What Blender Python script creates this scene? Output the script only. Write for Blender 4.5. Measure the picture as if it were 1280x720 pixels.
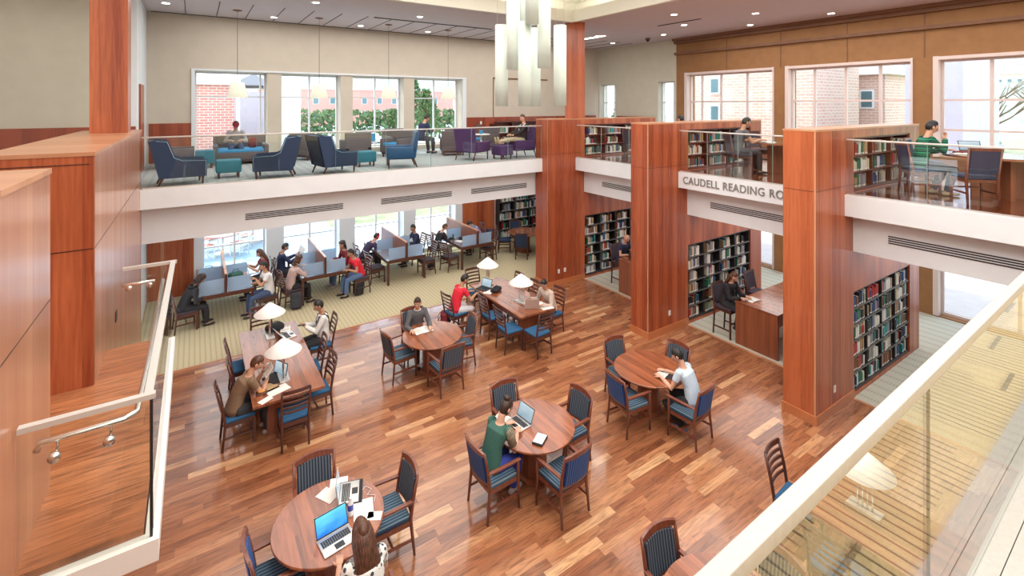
import bpy, bmesh, math, random
from mathutils import Vector, Matrix, Euler
D = bpy.data
for o in list(D.objects): D.objects.remove(o, do_unlink=True)
SC = bpy.context.scene
COL = SC.collection
R = math.radians
PI = math.pi
# ---------------------------------------------------------------- camera
cam = D.objects.new('camera', D.cameras.new('camera')); COL.objects.link(cam)
cam.data.sensor_width = 36.0
cam.data.lens = 600.0 / 1280.0 * 36.0
cam.data.shift_y = (131.0 - 360.0) / 1280.0
cam.data.clip_start = 0.02; cam.data.clip_end = 600
cam.location = (0, 0, 5.5)
cam.rotation_euler = (PI / 2, 0, math.atan2(905, 600) * -1 + 0)   # placeholder, set below
YAW = math.atan2(905.0, 600.0)        # angle of the view axis from +X
cam.rotation_euler = (PI / 2, 0, YAW - PI / 2)
SC.camera = cam
# ---------------------------------------------------------------- colour management
SC.view_settings.view_transform = 'Standard'
SC.view_settings.look = 'None'
SC.view_settings.gamma = 1.0
SC.view_settings.use_curve_mapping = False
SC.view_settings.exposure = 1.0
# ---------------------------------------------------------------- world: bright hazy sky
W = D.worlds.new('sky'); SC.world = W; W.use_nodes = True
nt = W.node_tree; nt.nodes.clear()
wo = nt.nodes.new('ShaderNodeOutputWorld'); bg = nt.nodes.new('ShaderNodeBackground')
tc = nt.nodes.new('ShaderNodeTexCoord'); sx = nt.nodes.new('ShaderNodeSeparateXYZ'); rp = nt.nodes.new('ShaderNodeValToRGB')
nt.links.new(tc.outputs['Generated'], sx.inputs[0]); nt.links.new(sx.outputs['Z'], rp.inputs[0])
rp.color_ramp.elements[0].position = 0.0; rp.color_ramp.elements[0].color = (0.95, 0.97, 1.0, 1)
rp.color_ramp.elements[1].position = 0.5; rp.color_ramp.elements[1].color = (0.62, 0.78, 1.0, 1)
nt.links.new(rp.outputs[0], bg.inputs[0]); bg.inputs[1].default_value = 2.1
nt.links.new(bg.outputs[0], wo.inputs[0])
# ---------------------------------------------------------------- sun (from the right-hand windows side, high)
sun = D.objects.new('sun', D.lights.new('sun', 'SUN')); COL.objects.link(sun)
sun.data.energy = 2.4; sun.data.angle = R(3); sun.data.color = (1.0, 0.95, 0.88)
sun.rotation_euler = (R(42), 0, R(200))
def area(name, loc, sx_, sy_, power, color=(1, 1, 1), rot=(0, 0, 0)):
    l = D.lights.new(name, 'AREA'); l.shape = 'RECTANGLE'; l.size = sx_; l.size_y = sy_; l.energy = power; l.color = color
    o = D.objects.new(name, l); COL.objects.link(o); o.location = loc; o.rotation_euler = rot
    return o
# ceiling lighting of the room: coffer above the well and the lights over and under the mezzanines, plus an added gallery fill
area('coffer_light', (4.4, 5.0, 8.7), 8.0, 11.0, 560, (1.0, 0.97, 0.93))
area('mezzanine_light_far', (6.5, 14.4, 8.05), 13.0, 3.6, 150, (1.0, 0.98, 0.95))
area('mezzanine_light_right', (13.0, 5.5, 8.05), 4.8, 10.0, 190, (1.0, 0.98, 0.95))
area('lower_light_far', (5.5, 14.5, 2.6), 11.0, 3.4, 80, (1.0, 0.98, 0.95))
area('lower_light_right', (13.2, 6.0, 2.7), 4.6, 9.0, 95, (1.0, 0.98, 0.95))
area('gallery_fill', (4.0, -3.2, 8.05), 12.0, 5.0, 420, (1.0, 0.96, 0.91))  # unseen fill behind the viewer, added to brighten the partition faces
area('left_gallery_light', (-3.2, 9.0, 8.05), 3.5, 8.0, 60, (1.0, 0.94, 0.86))
# ---------------------------------------------------------------- materials
def new_mat(name):
    m = D.materials.new(name); m.use_nodes = True
    return m, m.node_tree, m.node_tree.nodes['Principled BSDF']
def mat(name, col, rough=0.6, metal=0.0, noise=0.0, nscale=20.0, spec=0.5, emis=None, estr=0.0, coat=0.0, bump=0.0, stretch=None):
    m, t, b = new_mat(name)
    b.inputs['Base Color'].default_value = (*col, 1); b.inputs['Roughness'].default_value = rough
    b.inputs['Metallic'].default_value = metal; b.inputs['Specular IOR Level'].default_value = spec
    b.inputs['Coat Weight'].default_value = coat; b.inputs['Coat Roughness'].default_value = 0.12
    if emis:
        b.inputs['Emission Color'].default_value = (*emis, 1); b.inputs['Emission Strength'].default_value = estr
    if noise or bump:
        c = t.nodes.new('ShaderNodeTexCoord'); mp = t.nodes.new('ShaderNodeMapping'); n = t.nodes.new('ShaderNodeTexNoise')
        n.inputs['Scale'].default_value = nscale; n.inputs['Detail'].default_value = 4
        if stretch: mp.inputs['Scale'].default_value = stretch
        t.links.new(c.outputs['Object'], mp.inputs[0]); t.links.new(mp.outputs[0], n.inputs['Vector'])
        if noise:
            rr = t.nodes.new('ShaderNodeValToRGB')
            rr.color_ramp.elements[0].position = 0.3; rr.color_ramp.elements[1].position = 0.7
            rr.color_ramp.elements[0].color = (*[max(0, v * (1 - noise)) for v in col], 1)
            rr.color_ramp.elements[1].color = (*[min(1, v * (1 + noise)) for v in col], 1)
            t.links.new(n.outputs['Fac'], rr.inputs[0]); t.links.new(rr.outputs[0], b.inputs['Base Color'])
        if bump:
            bp = t.nodes.new('ShaderNodeBump'); bp.inputs['Strength'].default_value = bump; bp.inputs['Distance'].default_value = 0.01
            t.links.new(n.outputs['Fac'], bp.inputs['Height']); t.links.new(bp.outputs[0], b.inputs['Normal'])
    return m
class G:
    """tiny node-graph helper"""
    def __init__(s, t): s.t = t
    def n(s, typ, **kw):
        x = s.t.nodes.new(typ)
        for k, v in kw.items(): setattr(x, k, v)
        return x
    def m(s, op, a, b=None, c=None):
        x = s.t.nodes.new('ShaderNodeMath'); x.operation = op
        for i, v in enumerate((a, b, c)):
            if v is None: continue
            if isinstance(v, (int, float)): x.inputs[i].default_value = v
            else: s.t.links.new(v, x.inputs[i])
        return x.outputs[0]
    def ramp(s, fac, stops, interp='LINEAR'):
        x = s.t.nodes.new('ShaderNodeValToRGB'); cr = x.color_ramp; cr.interpolation = interp
        while len(cr.elements) < len(stops): cr.elements.new(0.5)
        for e, (p, c) in zip(cr.elements, stops): e.position = p; e.color = (*c, 1)
        s.t.links.new(fac, x.inputs[0]); return x.outputs[0]
    def mix(s, fac, a, b, mode='MIX'):
        x = s.t.nodes.new('ShaderNodeMix'); x.data_type = 'RGBA'; x.blend_type = mode
        for i, v in ((0, fac), (6, a), (7, b)):
            if isinstance(v, (int, float)): x.inputs[i].default_value = v
            elif isinstance(v, tuple): x.inputs[i].default_value = (*v, 1)
            else: s.t.links.new(v, x.inputs[i])
        return x.outputs[2]
def plank_mat(name, pw, pl, stops, rough=0.3, axis='X', gap=0.012, grain=0.35, coat=0.3, vertical=False, gs=1.0):
    """random planks along one axis, each with its own tone and grain"""
    m, t, b = new_mat(name); g = G(t)
    c = g.n('ShaderNodeTexCoord'); s = g.n('ShaderNodeSeparateXYZ'); t.links.new(c.outputs['Object'], s.inputs[0])
    u, v = (s.outputs['X'], s.outputs['Y']) if axis == 'X' else (s.outputs['Y'], s.outputs['X'])
    vr = g.m('DIVIDE', v, pw); row = g.m('FLOOR', vr)
    wn = g.n('ShaderNodeTexWhiteNoise', noise_dimensions='1D'); t.links.new(row, wn.inputs['W'])
    ur = g.m('ADD', g.m('DIVIDE', u, pl), g.m('MULTIPLY', wn.outputs['Value'], 7.31)); cell = g.m('FLOOR', ur)
    # a second split so that board lengths vary
    w2 = g.n('ShaderNodeTexWhiteNoise', noise_dimensions='2D'); cb = g.n('ShaderNodeCombineXYZ')
    t.links.new(row, cb.inputs[0]); t.links.new(cell, cb.inputs[1]); t.links.new(cb.outputs[0], w2.inputs['Vector'])
    tone = g.ramp(w2.outputs['Value'], stops)
    cv = g.n('ShaderNodeCombineXYZ')
    t.links.new(g.m('MULTIPLY', u, 1.6 * gs), cv.inputs[0]); t.links.new(g.m('MULTIPLY', v, 16.0 * gs), cv.inputs[1])
    t.links.new(g.m('MULTIPLY', w2.outputs['Value'], 37.0), cv.inputs[2])
    n = g.n('ShaderNodeTexNoise'); n.inputs['Scale'].default_value = 1.3; n.inputs['Detail'].default_value = 6; n.inputs['Distortion'].default_value = 1.6
    t.links.new(cv.outputs[0], n.inputs['Vector'])
    gr = g.ramp(n.outputs['Fac'], [(0.3, (1 - grain,) * 3), (0.55, (1.0,) * 3), (0.75, (1 + grain * .35,) * 3)])
    col = g.mix(1.0, tone, gr, 'MULTIPLY')
    fv = g.m('FRACT', vr); fu = g.m('FRACT', ur)
    e = g.m('MAXIMUM', g.m('LESS_THAN', fv, gap / pw * .4), g.m('LESS_THAN', fu, gap / pl * .4))
    col = g.mix(g.m('MULTIPLY', e, 0.6), col, (0.06, 0.02, 0.01))
    t.links.new(col, b.inputs['Base Color']); b.inputs['Roughness'].default_value = rough
    b.inputs['Coat Weight'].default_value = coat; b.inputs['Coat Roughness'].default_value = 0.1
    return m
def veneer_mat(name, c0, c1, rough=0.35, coat=0.2, sw=0.16, horiz=False, figure=0.5):
    """sheet veneer with upright leaves and a fine figure"""
    m, t, b = new_mat(name); g = G(t)
    c = g.n('ShaderNodeTexCoord'); s = g.n('ShaderNodeSeparateXYZ'); t.links.new(c.outputs['Object'], s.inputs[0])
    a = g.m('ADD', s.outputs['X'], s.outputs['Y']); z = s.outputs['Z']
    if horiz: a, z = s.outputs['Y'], s.outputs['X']
    leaf = g.m('FLOOR', g.m('DIVIDE', a, sw))
    wn = g.n('ShaderNodeTexWhiteNoise', noise_dimensions='1D'); t.links.new(leaf, wn.inputs['W'])
    cv = g.n('ShaderNodeCombineXYZ')
    t.links.new(g.m('MULTIPLY', a, 26.0), cv.inputs[0]); t.links.new(g.m('MULTIPLY', z, 1.3), cv.inputs[1]); t.links.new(wn.outputs['Value'], cv.inputs[2])
    n = g.n('ShaderNodeTexNoise'); n.inputs['Scale'].default_value = 1.0; n.inputs['Detail'].default_value = 5; n.inputs['Distortion'].default_value = 0.8
    t.links.new(cv.outputs[0], n.inputs['Vector'])
    f = g.m('ADD', g.m('MULTIPLY', n.outputs['Fac'], figure), g.m('MULTIPLY', wn.outputs['Value'], 1 - figure))
    col = g.ramp(f, [(0.24, c0), (0.68, c1)])
    t.links.new(col, b.inputs['Base Color']); b.inputs['Roughness'].default_value = rough
    b.inputs['Coat Weight'].default_value = coat; b.inputs['Coat Roughness'].default_value = 0.15
    return m
def glass_mat(name, tint=(0.93, 0.98, 0.96), ior=1.5, rough=0.0):
    m, t, b = new_mat(name); t.nodes.remove(b); g = G(t)
    out = [x for x in t.nodes if x.type == 'OUTPUT_MATERIAL'][0]
    tr = g.n('ShaderNodeBsdfTransparent'); tr.inputs[0].default_value = (*tint, 1)
    gl = g.n('ShaderNodeBsdfGlossy'); gl.inputs['Roughness'].default_value = rough
    ge = g.n('ShaderNodeNewGeometry'); dt = g.n('ShaderNodeVectorMath', operation='DOT_PRODUCT')
    t.links.new(ge.outputs['Incoming'], dt.inputs[0]); t.links.new(ge.outputs['Normal'], dt.inputs[1])
    r0 = ((ior - 1) / (ior + 1)) ** 2      # Schlick's fresnel, the same from both sides of the pane
    frv = g.m('ADD', r0, g.m('MULTIPLY', 1 - r0, g.m('POWER', g.m('SUBTRACT', 1.0, g.m('ABSOLUTE', dt.outputs['Value'])), 5.0)))
    mx = g.n('ShaderNodeMixShader'); t.links.new(frv, mx.inputs[0]); t.links.new(tr.outputs[0], mx.inputs[1]); t.links.new(gl.outputs[0], mx.inputs[2])
    t.links.new(mx.outputs[0], out.inputs[0])
    return m
def stripe_mat(name, c0, c1, axis='X', period=0.05, duty=0.5, rough=0.8, c2=None):
    m, t, b = new_mat(name); g = G(t)
    c = g.n('ShaderNodeTexCoord'); s = g.n('ShaderNodeSeparateXYZ'); t.links.new(c.outputs['Object'], s.inputs[0])
    f = g.m('FRACT', g.m('DIVIDE', g.m('ADD', s.outputs[axis], 10.0), period))
    col = g.ramp(f, [(0.0, c0), (duty, c1)] + ([(min(.95, duty + .25), c2)] if c2 else []), 'CONSTANT')
    t.links.new(col, b.inputs['Base Color']); b.inputs['Roughness'].default_value = rough
    return m
def dot_carpet(name, base, dark, px=0.10, py=0.05, rough=0.95):
    """carpet with fine broken ribs"""
    m, t, b = new_mat(name); g = G(t)
    c = g.n('ShaderNodeTexCoord'); s = g.n('ShaderNodeSeparateXYZ'); t.links.new(c.outputs['Object'], s.inputs[0])
    fx = g.m('FRACT', g.m('DIVIDE', s.outputs['X'], px)); fy = g.m('FRACT', g.m('DIVIDE', s.outputs['Y'], py))
    l = g.m('MULTIPLY', g.m('LESS_THAN', fx, 0.32), g.m('ADD', g.m('MULTIPLY', g.m('LESS_THAN', fy, 0.5), 0.5), 0.25))
    n = g.n('ShaderNodeTexNoise'); n.inputs['Scale'].default_value = 60; t.links.new(c.outputs['Object'], n.inputs['Vector'])
    bc = g.mix(n.outputs['Fac'], tuple(v * .85 for v in base), tuple(min(1, v * 1.12) for v in base))
    col = g.mix(l, bc, dark)
    t.links.new(col, b.inputs['Base Color']); b.inputs['Roughness'].default_value = rough; b.inputs['Specular IOR Level'].default_value = 0.1
    return m
def maze_carpet(name, base, dark):
    """carpet of parallel dark lines broken into rectangles"""
    m, t, b = new_mat(name); g = G(t)
    c = g.n('ShaderNodeTexCoord'); s = g.n('ShaderNodeSeparateXYZ'); t.links.new(c.outputs['Object'], s.inputs[0])
    Y, X = s.outputs['X'], s.outputs['Y']
    fy = g.m('FRACT', g.m('DIVIDE', Y, 0.05)); lines = g.m('LESS_THAN', fy, 0.2)
    row = g.m('FLOOR', g.m('DIVIDE', Y, 0.30)); wn = g.n('ShaderNodeTexWhiteNoise', noise_dimensions='1D'); t.links.new(row, wn.inputs['W'])
    cellx = g.m('ADD', g.m('DIVIDE', X, 0.9), wn.outputs['Value']); cf = g.m('FRACT', cellx)
    gapm = g.m('GREATER_THAN', cf, 0.12)
    wn2 = g.n('ShaderNodeTexWhiteNoise', noise_dimensions='2D'); cb = g.n('ShaderNodeCombineXYZ')
    t.links.new(g.m('FLOOR', cellx), cb.inputs[0]); t.links.new(row, cb.inputs[1]); t.links.new(cb.outputs[0], wn2.inputs['Vector'])
    ry = g.m('FRACT', g.m('DIVIDE', Y, 0.30))
    inner = g.m('MULTIPLY', g.m('GREATER_THAN', wn2.outputs['Value'], 0.6), g.m('MULTIPLY', g.m('GREATER_THAN', ry, 0.2), g.m('LESS_THAN', ry, 0.85)))
    vert = g.m('MULTIPLY', g.m('LESS_THAN', g.m('ABSOLUTE', g.m('SUBTRACT', cf, 0.14)), 0.012), g.m('GREATER_THAN', wn2.outputs['Value'], 0.35))
    ln = g.m('MULTIPLY', g.m('MULTIPLY', lines, gapm), g.m('SUBTRACT', 1.0, inner))
    f = g.m('MULTIPLY', g.m('MAXIMUM', ln, vert), 0.75)
    n = g.n('ShaderNodeTexNoise'); n.inputs['Scale'].default_value = 90; t.links.new(c.outputs['Object'], n.inputs['Vector'])
    bc = g.mix(n.outputs['Fac'], tuple(v * .8 for v in base), tuple(min(1, v * 1.15) for v in base))
    t.links.new(g.mix(f, bc, dark), b.inputs['Base Color']); b.inputs['Roughness'].default_value = 0.95; b.inputs['Specular IOR Level'].default_value = 0.1
    return m
def brick_mat(name, c1, c2, mortar, scale=1.0):
    m, t, b = new_mat(name); g = G(t)
    c = g.n('ShaderNodeTexCoord'); s = g.n('ShaderNodeSeparateXYZ'); t.links.new(c.outputs['Object'], s.inputs[0])
    cb = g.n('ShaderNodeCombineXYZ'); t.links.new(g.m('ADD', s.outputs['X'], s.outputs['Y']), cb.inputs[0]); t.links.new(s.outputs['Z'], cb.inputs[1])
    bk = g.n('ShaderNodeTexBrick'); t.links.new(cb.outputs[0], bk.inputs['Vector'])
    bk.inputs['Color1'].default_value = (*c1, 1); bk.inputs['Color2'].default_value = (*c2, 1); bk.inputs['Mortar'].default_value = (*mortar, 1)
    bk.inputs['Scale'].default_value = scale; bk.inputs['Mortar Size'].default_value = 0.02
    bk.inputs['Brick Width'].default_value = 0.4; bk.inputs['Row Height'].default_value = 0.15
    t.links.new(bk.outputs['Color'], b.inputs['Base Color']); b.inputs['Roughness'].default_value = 0.9
    return m
M = {}
M['floor_wood'] = plank_mat('floor_wood', 0.125, 0.85, [(0.0, (0.20, 0.066, 0.029)), (0.12, (0.29, 0.105, 0.046)), (0.55, (0.37, 0.145, 0.064)), (0.88, (0.45, 0.195, 0.090)), (1.0, (0.66, 0.37, 0.19))], rough=0.27, coat=1.0, grain=0.48, gap=.004)
M['upper_wood'] = plank_mat('upper_wood', 0.12, 1.2, [(0.0, (0.14, 0.035, 0.015)), (1.0, (0.25, 0.07, 0.03))], rough=0.14, coat=0.8)
M['landing_wood'] = plank_mat('landing_wood', 0.29, 6.0, [(0.0, (0.37, 0.125, 0.05)), (1.0, (0.52, 0.20, 0.085))], rough=0.35, grain=0.5, coat=0.2)
M['table_wood'] = plank_mat('table_wood', 0.075, 3.0, [(0.0, (0.20, 0.060, 0.026)), (1.0, (0.36, 0.115, 0.050))], rough=0.25, axis='Y', gap=0.0, coat=0.8)
M['veneer'] = veneer_mat('veneer', (0.24, 0.040, 0.014), (0.50, 0.135, 0.050), sw=0.17, figure=.65)
M['veneer_dark'] = veneer_mat('veneer_dark', (0.20, 0.035, 0.014), (0.32, 0.062, 0.024), sw=0.14)
M['veneer_lit'] = veneer_mat('veneer_lit', (0.38, 0.14, 0.07), (0.52, 0.24, 0.13), sw=0.14, rough=0.3, coat=0.4)  # paler copy of veneer, light on the partitions' right faces painted in
M['cap_wood'] = veneer_mat('cap_wood', (0.44, 0.19, 0.09), (0.58, 0.29, 0.16), horiz=True, sw=.3)  # pinkish tan includes light reflecting off the partition tops, painted into the colour
M['base_wood'] = veneer_mat('base_wood', (0.42, 0.13, 0.045), (0.52, 0.18, 0.07), horiz=True, sw=.3)
M['counter_wood'] = veneer_mat('counter_wood', (0.17, 0.048, 0.022), (0.30, 0.095, 0.04), sw=0.10, figure=.8)
M['chair_wood'] = mat('chair_wood', (0.085, 0.026, 0.017), 0.32, noise=0.25, nscale=30, stretch=(1, 1, .2), coat=.3)
M['chair_wood_red'] = mat('chair_wood_red', (0.17, 0.047, 0.025), 0.32, noise=0.25, nscale=30, stretch=(1, 1, .2), coat=.3)
M['dark_wood'] = mat('dark_wood', (0.075, 0.022, 0.014), 0.4, noise=0.25, nscale=30)
M['white_paint'] = mat('white_paint', (0.74, 0.775, 0.81), 0.6, noise=0.02, nscale=3)
M['cream_paint'] = mat('cream_paint', (0.70, 0.66, 0.58), 0.7, noise=0.02, nscale=2)
M['beige_wall'] = mat('beige_wall', (0.58, 0.51, 0.42), 0.8, noise=0.03, nscale=3)
M['greige_wall'] = mat('greige_wall', (0.58, 0.55, 0.45), 0.8, noise=0.03, nscale=3)
M['brown_wall'] = mat('brown_wall', (0.30, 0.145, 0.055), 0.75, noise=0.08, nscale=4)
M['brown_trim'] = mat('brown_trim', (0.19, 0.085, 0.04), 0.6, noise=0.06, nscale=4)
M['ceiling_paint'] = mat('ceiling_paint', (0.60, 0.53, 0.54), 0.85, noise=0.02, nscale=3)
M['coffer_paint'] = mat('coffer_paint', (0.76, 0.75, 0.66), 0.8)
M['dark_line'] = mat('dark_line', (0.03, 0.025, 0.025), 0.6)
M['carpet_far'] = dot_carpet('carpet_far', (0.50, 0.43, 0.28), (0.33, 0.27, 0.16))
M['carpet_right'] = dot_carpet('carpet_right', (0.52, 0.50, 0.42), (0.38, 0.36, 0.30), px=0.3)
M['carpet_blue'] = dot_carpet('carpet_blue', (0.42, 0.44, 0.44), (0.28, 0.31, 0.33), px=0.2)
M['carpet_maze'] = maze_carpet('carpet_maze', (0.50, 0.39, 0.21), (0.07, 0.05, 0.035))
M['glass'] = glass_mat('glass', (0.93, 0.975, 0.965), 1.5)
M['rail_glass'] = glass_mat('rail_glass', (0.965, 0.99, 0.98), 1.52)
M['glass_edge'] = mat('glass_edge', (0.25, 0.40, 0.35), 0.2, spec=.8)
M['seam'] = mat('seam', (0.02, 0.02, 0.02), 0.4)
M['steel'] = mat('steel', (0.72, 0.71, 0.69), 0.32, metal=0.75, noise=0.05, nscale=50)
M['steel_bright'] = mat('steel_bright', (0.85, 0.84, 0.82), 0.2, metal=0.95)
M['rail_steel'] = mat('rail_steel', (0.37, 0.35, 0.325), 0.42, metal=0.3, noise=0.05, nscale=60)
M['rail_light'] = mat('rail_light', (0.62, 0.60, 0.57), 0.4, metal=.3)
M['white_metal'] = mat('white_metal', (0.78, 0.76, 0.72), 0.4)
M['frame_white'] = mat('frame_white', (0.72, 0.72, 0.76), 0.5)
M['frame_pink'] = mat('frame_pink', (0.70, 0.58, 0.54), 0.5)
M['black'] = mat('black', (0.015, 0.015, 0.018), 0.5)
M['black_metal'] = mat('black_metal', (0.03, 0.028, 0.03), 0.45)
M['blue_fabric'] = mat('blue_fabric', (0.020, 0.10, 0.22), 0.85, noise=0.2, nscale=120)
M['navy_fabric'] = mat('navy_fabric', (0.014, 0.034, 0.085), 0.7, noise=0.25, nscale=90)
M['blue_leather'] = mat('blue_leather', (0.012, 0.075, 0.19), 0.5, noise=0.2, nscale=90)
M['purple_fabric'] = mat('purple_fabric', (0.060, 0.025, 0.115), 0.75, noise=0.25, nscale=90)
M['teal_fabric'] = mat('teal_fabric', (0.02, 0.16, 0.22), 0.7, noise=0.2, nscale=90)
M['piping_blue'] = mat('piping_blue', (0.25, 0.42, 0.55), 0.6)
M['sky_fabric'] = mat('sky_fabric', (0.03, 0.25, 0.50), 0.8, noise=0.15, nscale=90)
M['grey_fabric'] = stripe_mat('grey_fabric', (0.09, 0.075, 0.08), (0.14, 0.12, 0.125), 'Z', 0.05, 0.5)
M['dark_fabric'] = mat('dark_fabric', (0.05, 0.035, 0.05), 0.85, noise=0.2, nscale=90)
M['stripe_seat'] = stripe_mat('stripe_seat', (0.02, 0.05, 0.10), (0.17, 0.22, 0.24), 'X', 0.042, 0.55, c2=(0.03, 0.12, 0.20))
M['stripe_back'] = stripe_mat('stripe_back', (0.020, 0.030, 0.055), (0.12, 0.15, 0.18), 'X', 0.036, 0.6)
M['stripe_back_blue'] = stripe_mat('stripe_back_blue', (0.015, 0.05, 0.20), (0.06, 0.15, 0.36), 'X', 0.036, 0.6)
M['lamp_white'] = mat('lamp_white', (0.86, 0.84, 0.80), 0.5, emis=(1.0, 0.95, 0.88), estr=0.18)
M['pendant_shade'] = mat('pendant_shade', (0.50, 0.50, 0.38), 0.6, emis=(1.0, 0.97, 0.78), estr=0.32)
M['lamp_glow'] = mat('lamp_glow', (1, 1, 1), 0.5, emis=(1.0, 0.93, 0.82), estr=6)
M['cove_glow'] = mat('cove_glow', (1, 1, 1), 0.5, emis=(1.0, 0.96, 0.82), estr=5)
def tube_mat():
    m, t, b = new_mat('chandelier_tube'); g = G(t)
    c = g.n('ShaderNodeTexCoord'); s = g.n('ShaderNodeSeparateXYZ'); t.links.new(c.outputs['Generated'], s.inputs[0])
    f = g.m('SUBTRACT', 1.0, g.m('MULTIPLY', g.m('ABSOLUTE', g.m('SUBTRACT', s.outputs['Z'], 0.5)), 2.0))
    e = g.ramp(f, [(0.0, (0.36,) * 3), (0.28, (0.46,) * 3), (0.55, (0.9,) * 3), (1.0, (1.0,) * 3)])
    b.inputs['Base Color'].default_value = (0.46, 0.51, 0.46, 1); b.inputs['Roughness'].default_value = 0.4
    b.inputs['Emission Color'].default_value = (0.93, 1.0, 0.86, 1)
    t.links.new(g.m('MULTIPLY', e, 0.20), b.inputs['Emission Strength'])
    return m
M['tube'] = tube_mat()
M['brick'] = brick_mat('brick', (0.62, 0.22, 0.17), (0.52, 0.17, 0.13), (0.62, 0.48, 0.42))
M['brick_pale'] = brick_mat('brick_pale', (0.66, 0.43, 0.33), (0.60, 0.36, 0.28), (0.7, 0.58, 0.5), 1.0)
M['stone_white'] = mat('stone_white', (0.80, 0.78, 0.76), 0.8)
M['roof_grey'] = mat('roof_grey', (0.30, 0.29, 0.34), 0.8)
M['lavender_wall'] = mat('lavender_wall', (0.52, 0.46, 0.54), 0.8, noise=.05, nscale=3)
M['grass'] = mat('grass', (0.30, 0.34, 0.16), 0.95, noise=0.35, nscale=1.5)
M['hill'] = mat('hill', (0.30, 0.29, 0.24), 0.95, noise=0.3, nscale=.4)
M['asphalt'] = mat('asphalt', (0.60, 0.58, 0.57), 0.9, noise=0.05, nscale=2)
M['paving'] = plank_mat('paving', 0.6, 1.2, [(0, (0.30, 0.42, 0.54)), (1, (0.38, 0.49, 0.58))], rough=0.6, coat=0, grain=0.1, gap=.03)
M['patio'] = mat('patio', (0.58, 0.47, 0.44), 0.9, noise=0.06, nscale=3)
M['leaf'] = mat('leaf', (0.10, 0.17, 0.06), 0.8, noise=0.5, nscale=5)
M['bark'] = mat('bark', (0.16, 0.10, 0.06), 0.9, noise=0.3, nscale=12)
M['skin'] = mat('skin', (0.62, 0.34, 0.23), 0.5, noise=0.05, nscale=9)
M['skin_tan'] = mat('skin_tan', (0.48, 0.25, 0.15), 0.5, noise=0.05, nscale=9)
M['lips'] = mat('lips', (0.42, 0.14, 0.11), 0.5)
M['hair_black'] = mat('hair_black', (0.012, 0.010, 0.010), 0.5, noise=0.4, nscale=60, stretch=(1, 1, .15))
M['hair_brown'] = mat('hair_brown', (0.09, 0.035, 0.018), 0.42, noise=0.6, nscale=50, stretch=(1, 1, .08))
M['hair_dkbrown'] = mat('hair_dkbrown', (0.04, 0.018, 0.012), 0.5, noise=0.5, nscale=60, stretch=(1, 1, .15))
M['eye'] = mat('eye', (0.03, 0.02, 0.015), 0.2)
M['paper'] = mat('paper', (0.80, 0.78, 0.74), 0.7, noise=.03, nscale=30)
M['print'] = mat('print', (0.30, 0.29, 0.28), 0.8)
M['denim'] = mat('denim', (0.05, 0.08, 0.16), 0.85, noise=.25, nscale=80)
M['charcoal'] = mat('charcoal', (0.035, 0.035, 0.042), 0.85, noise=.2, nscale=60)
M['khaki'] = mat('khaki', (0.50, 0.42, 0.28), 0.85, noise=.1, nscale=60)
M['white_cloth'] = mat('white_cloth', (0.74, 0.74, 0.74), 0.85, noise=.04, nscale=40)
M['screen_blue'] = None
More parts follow.
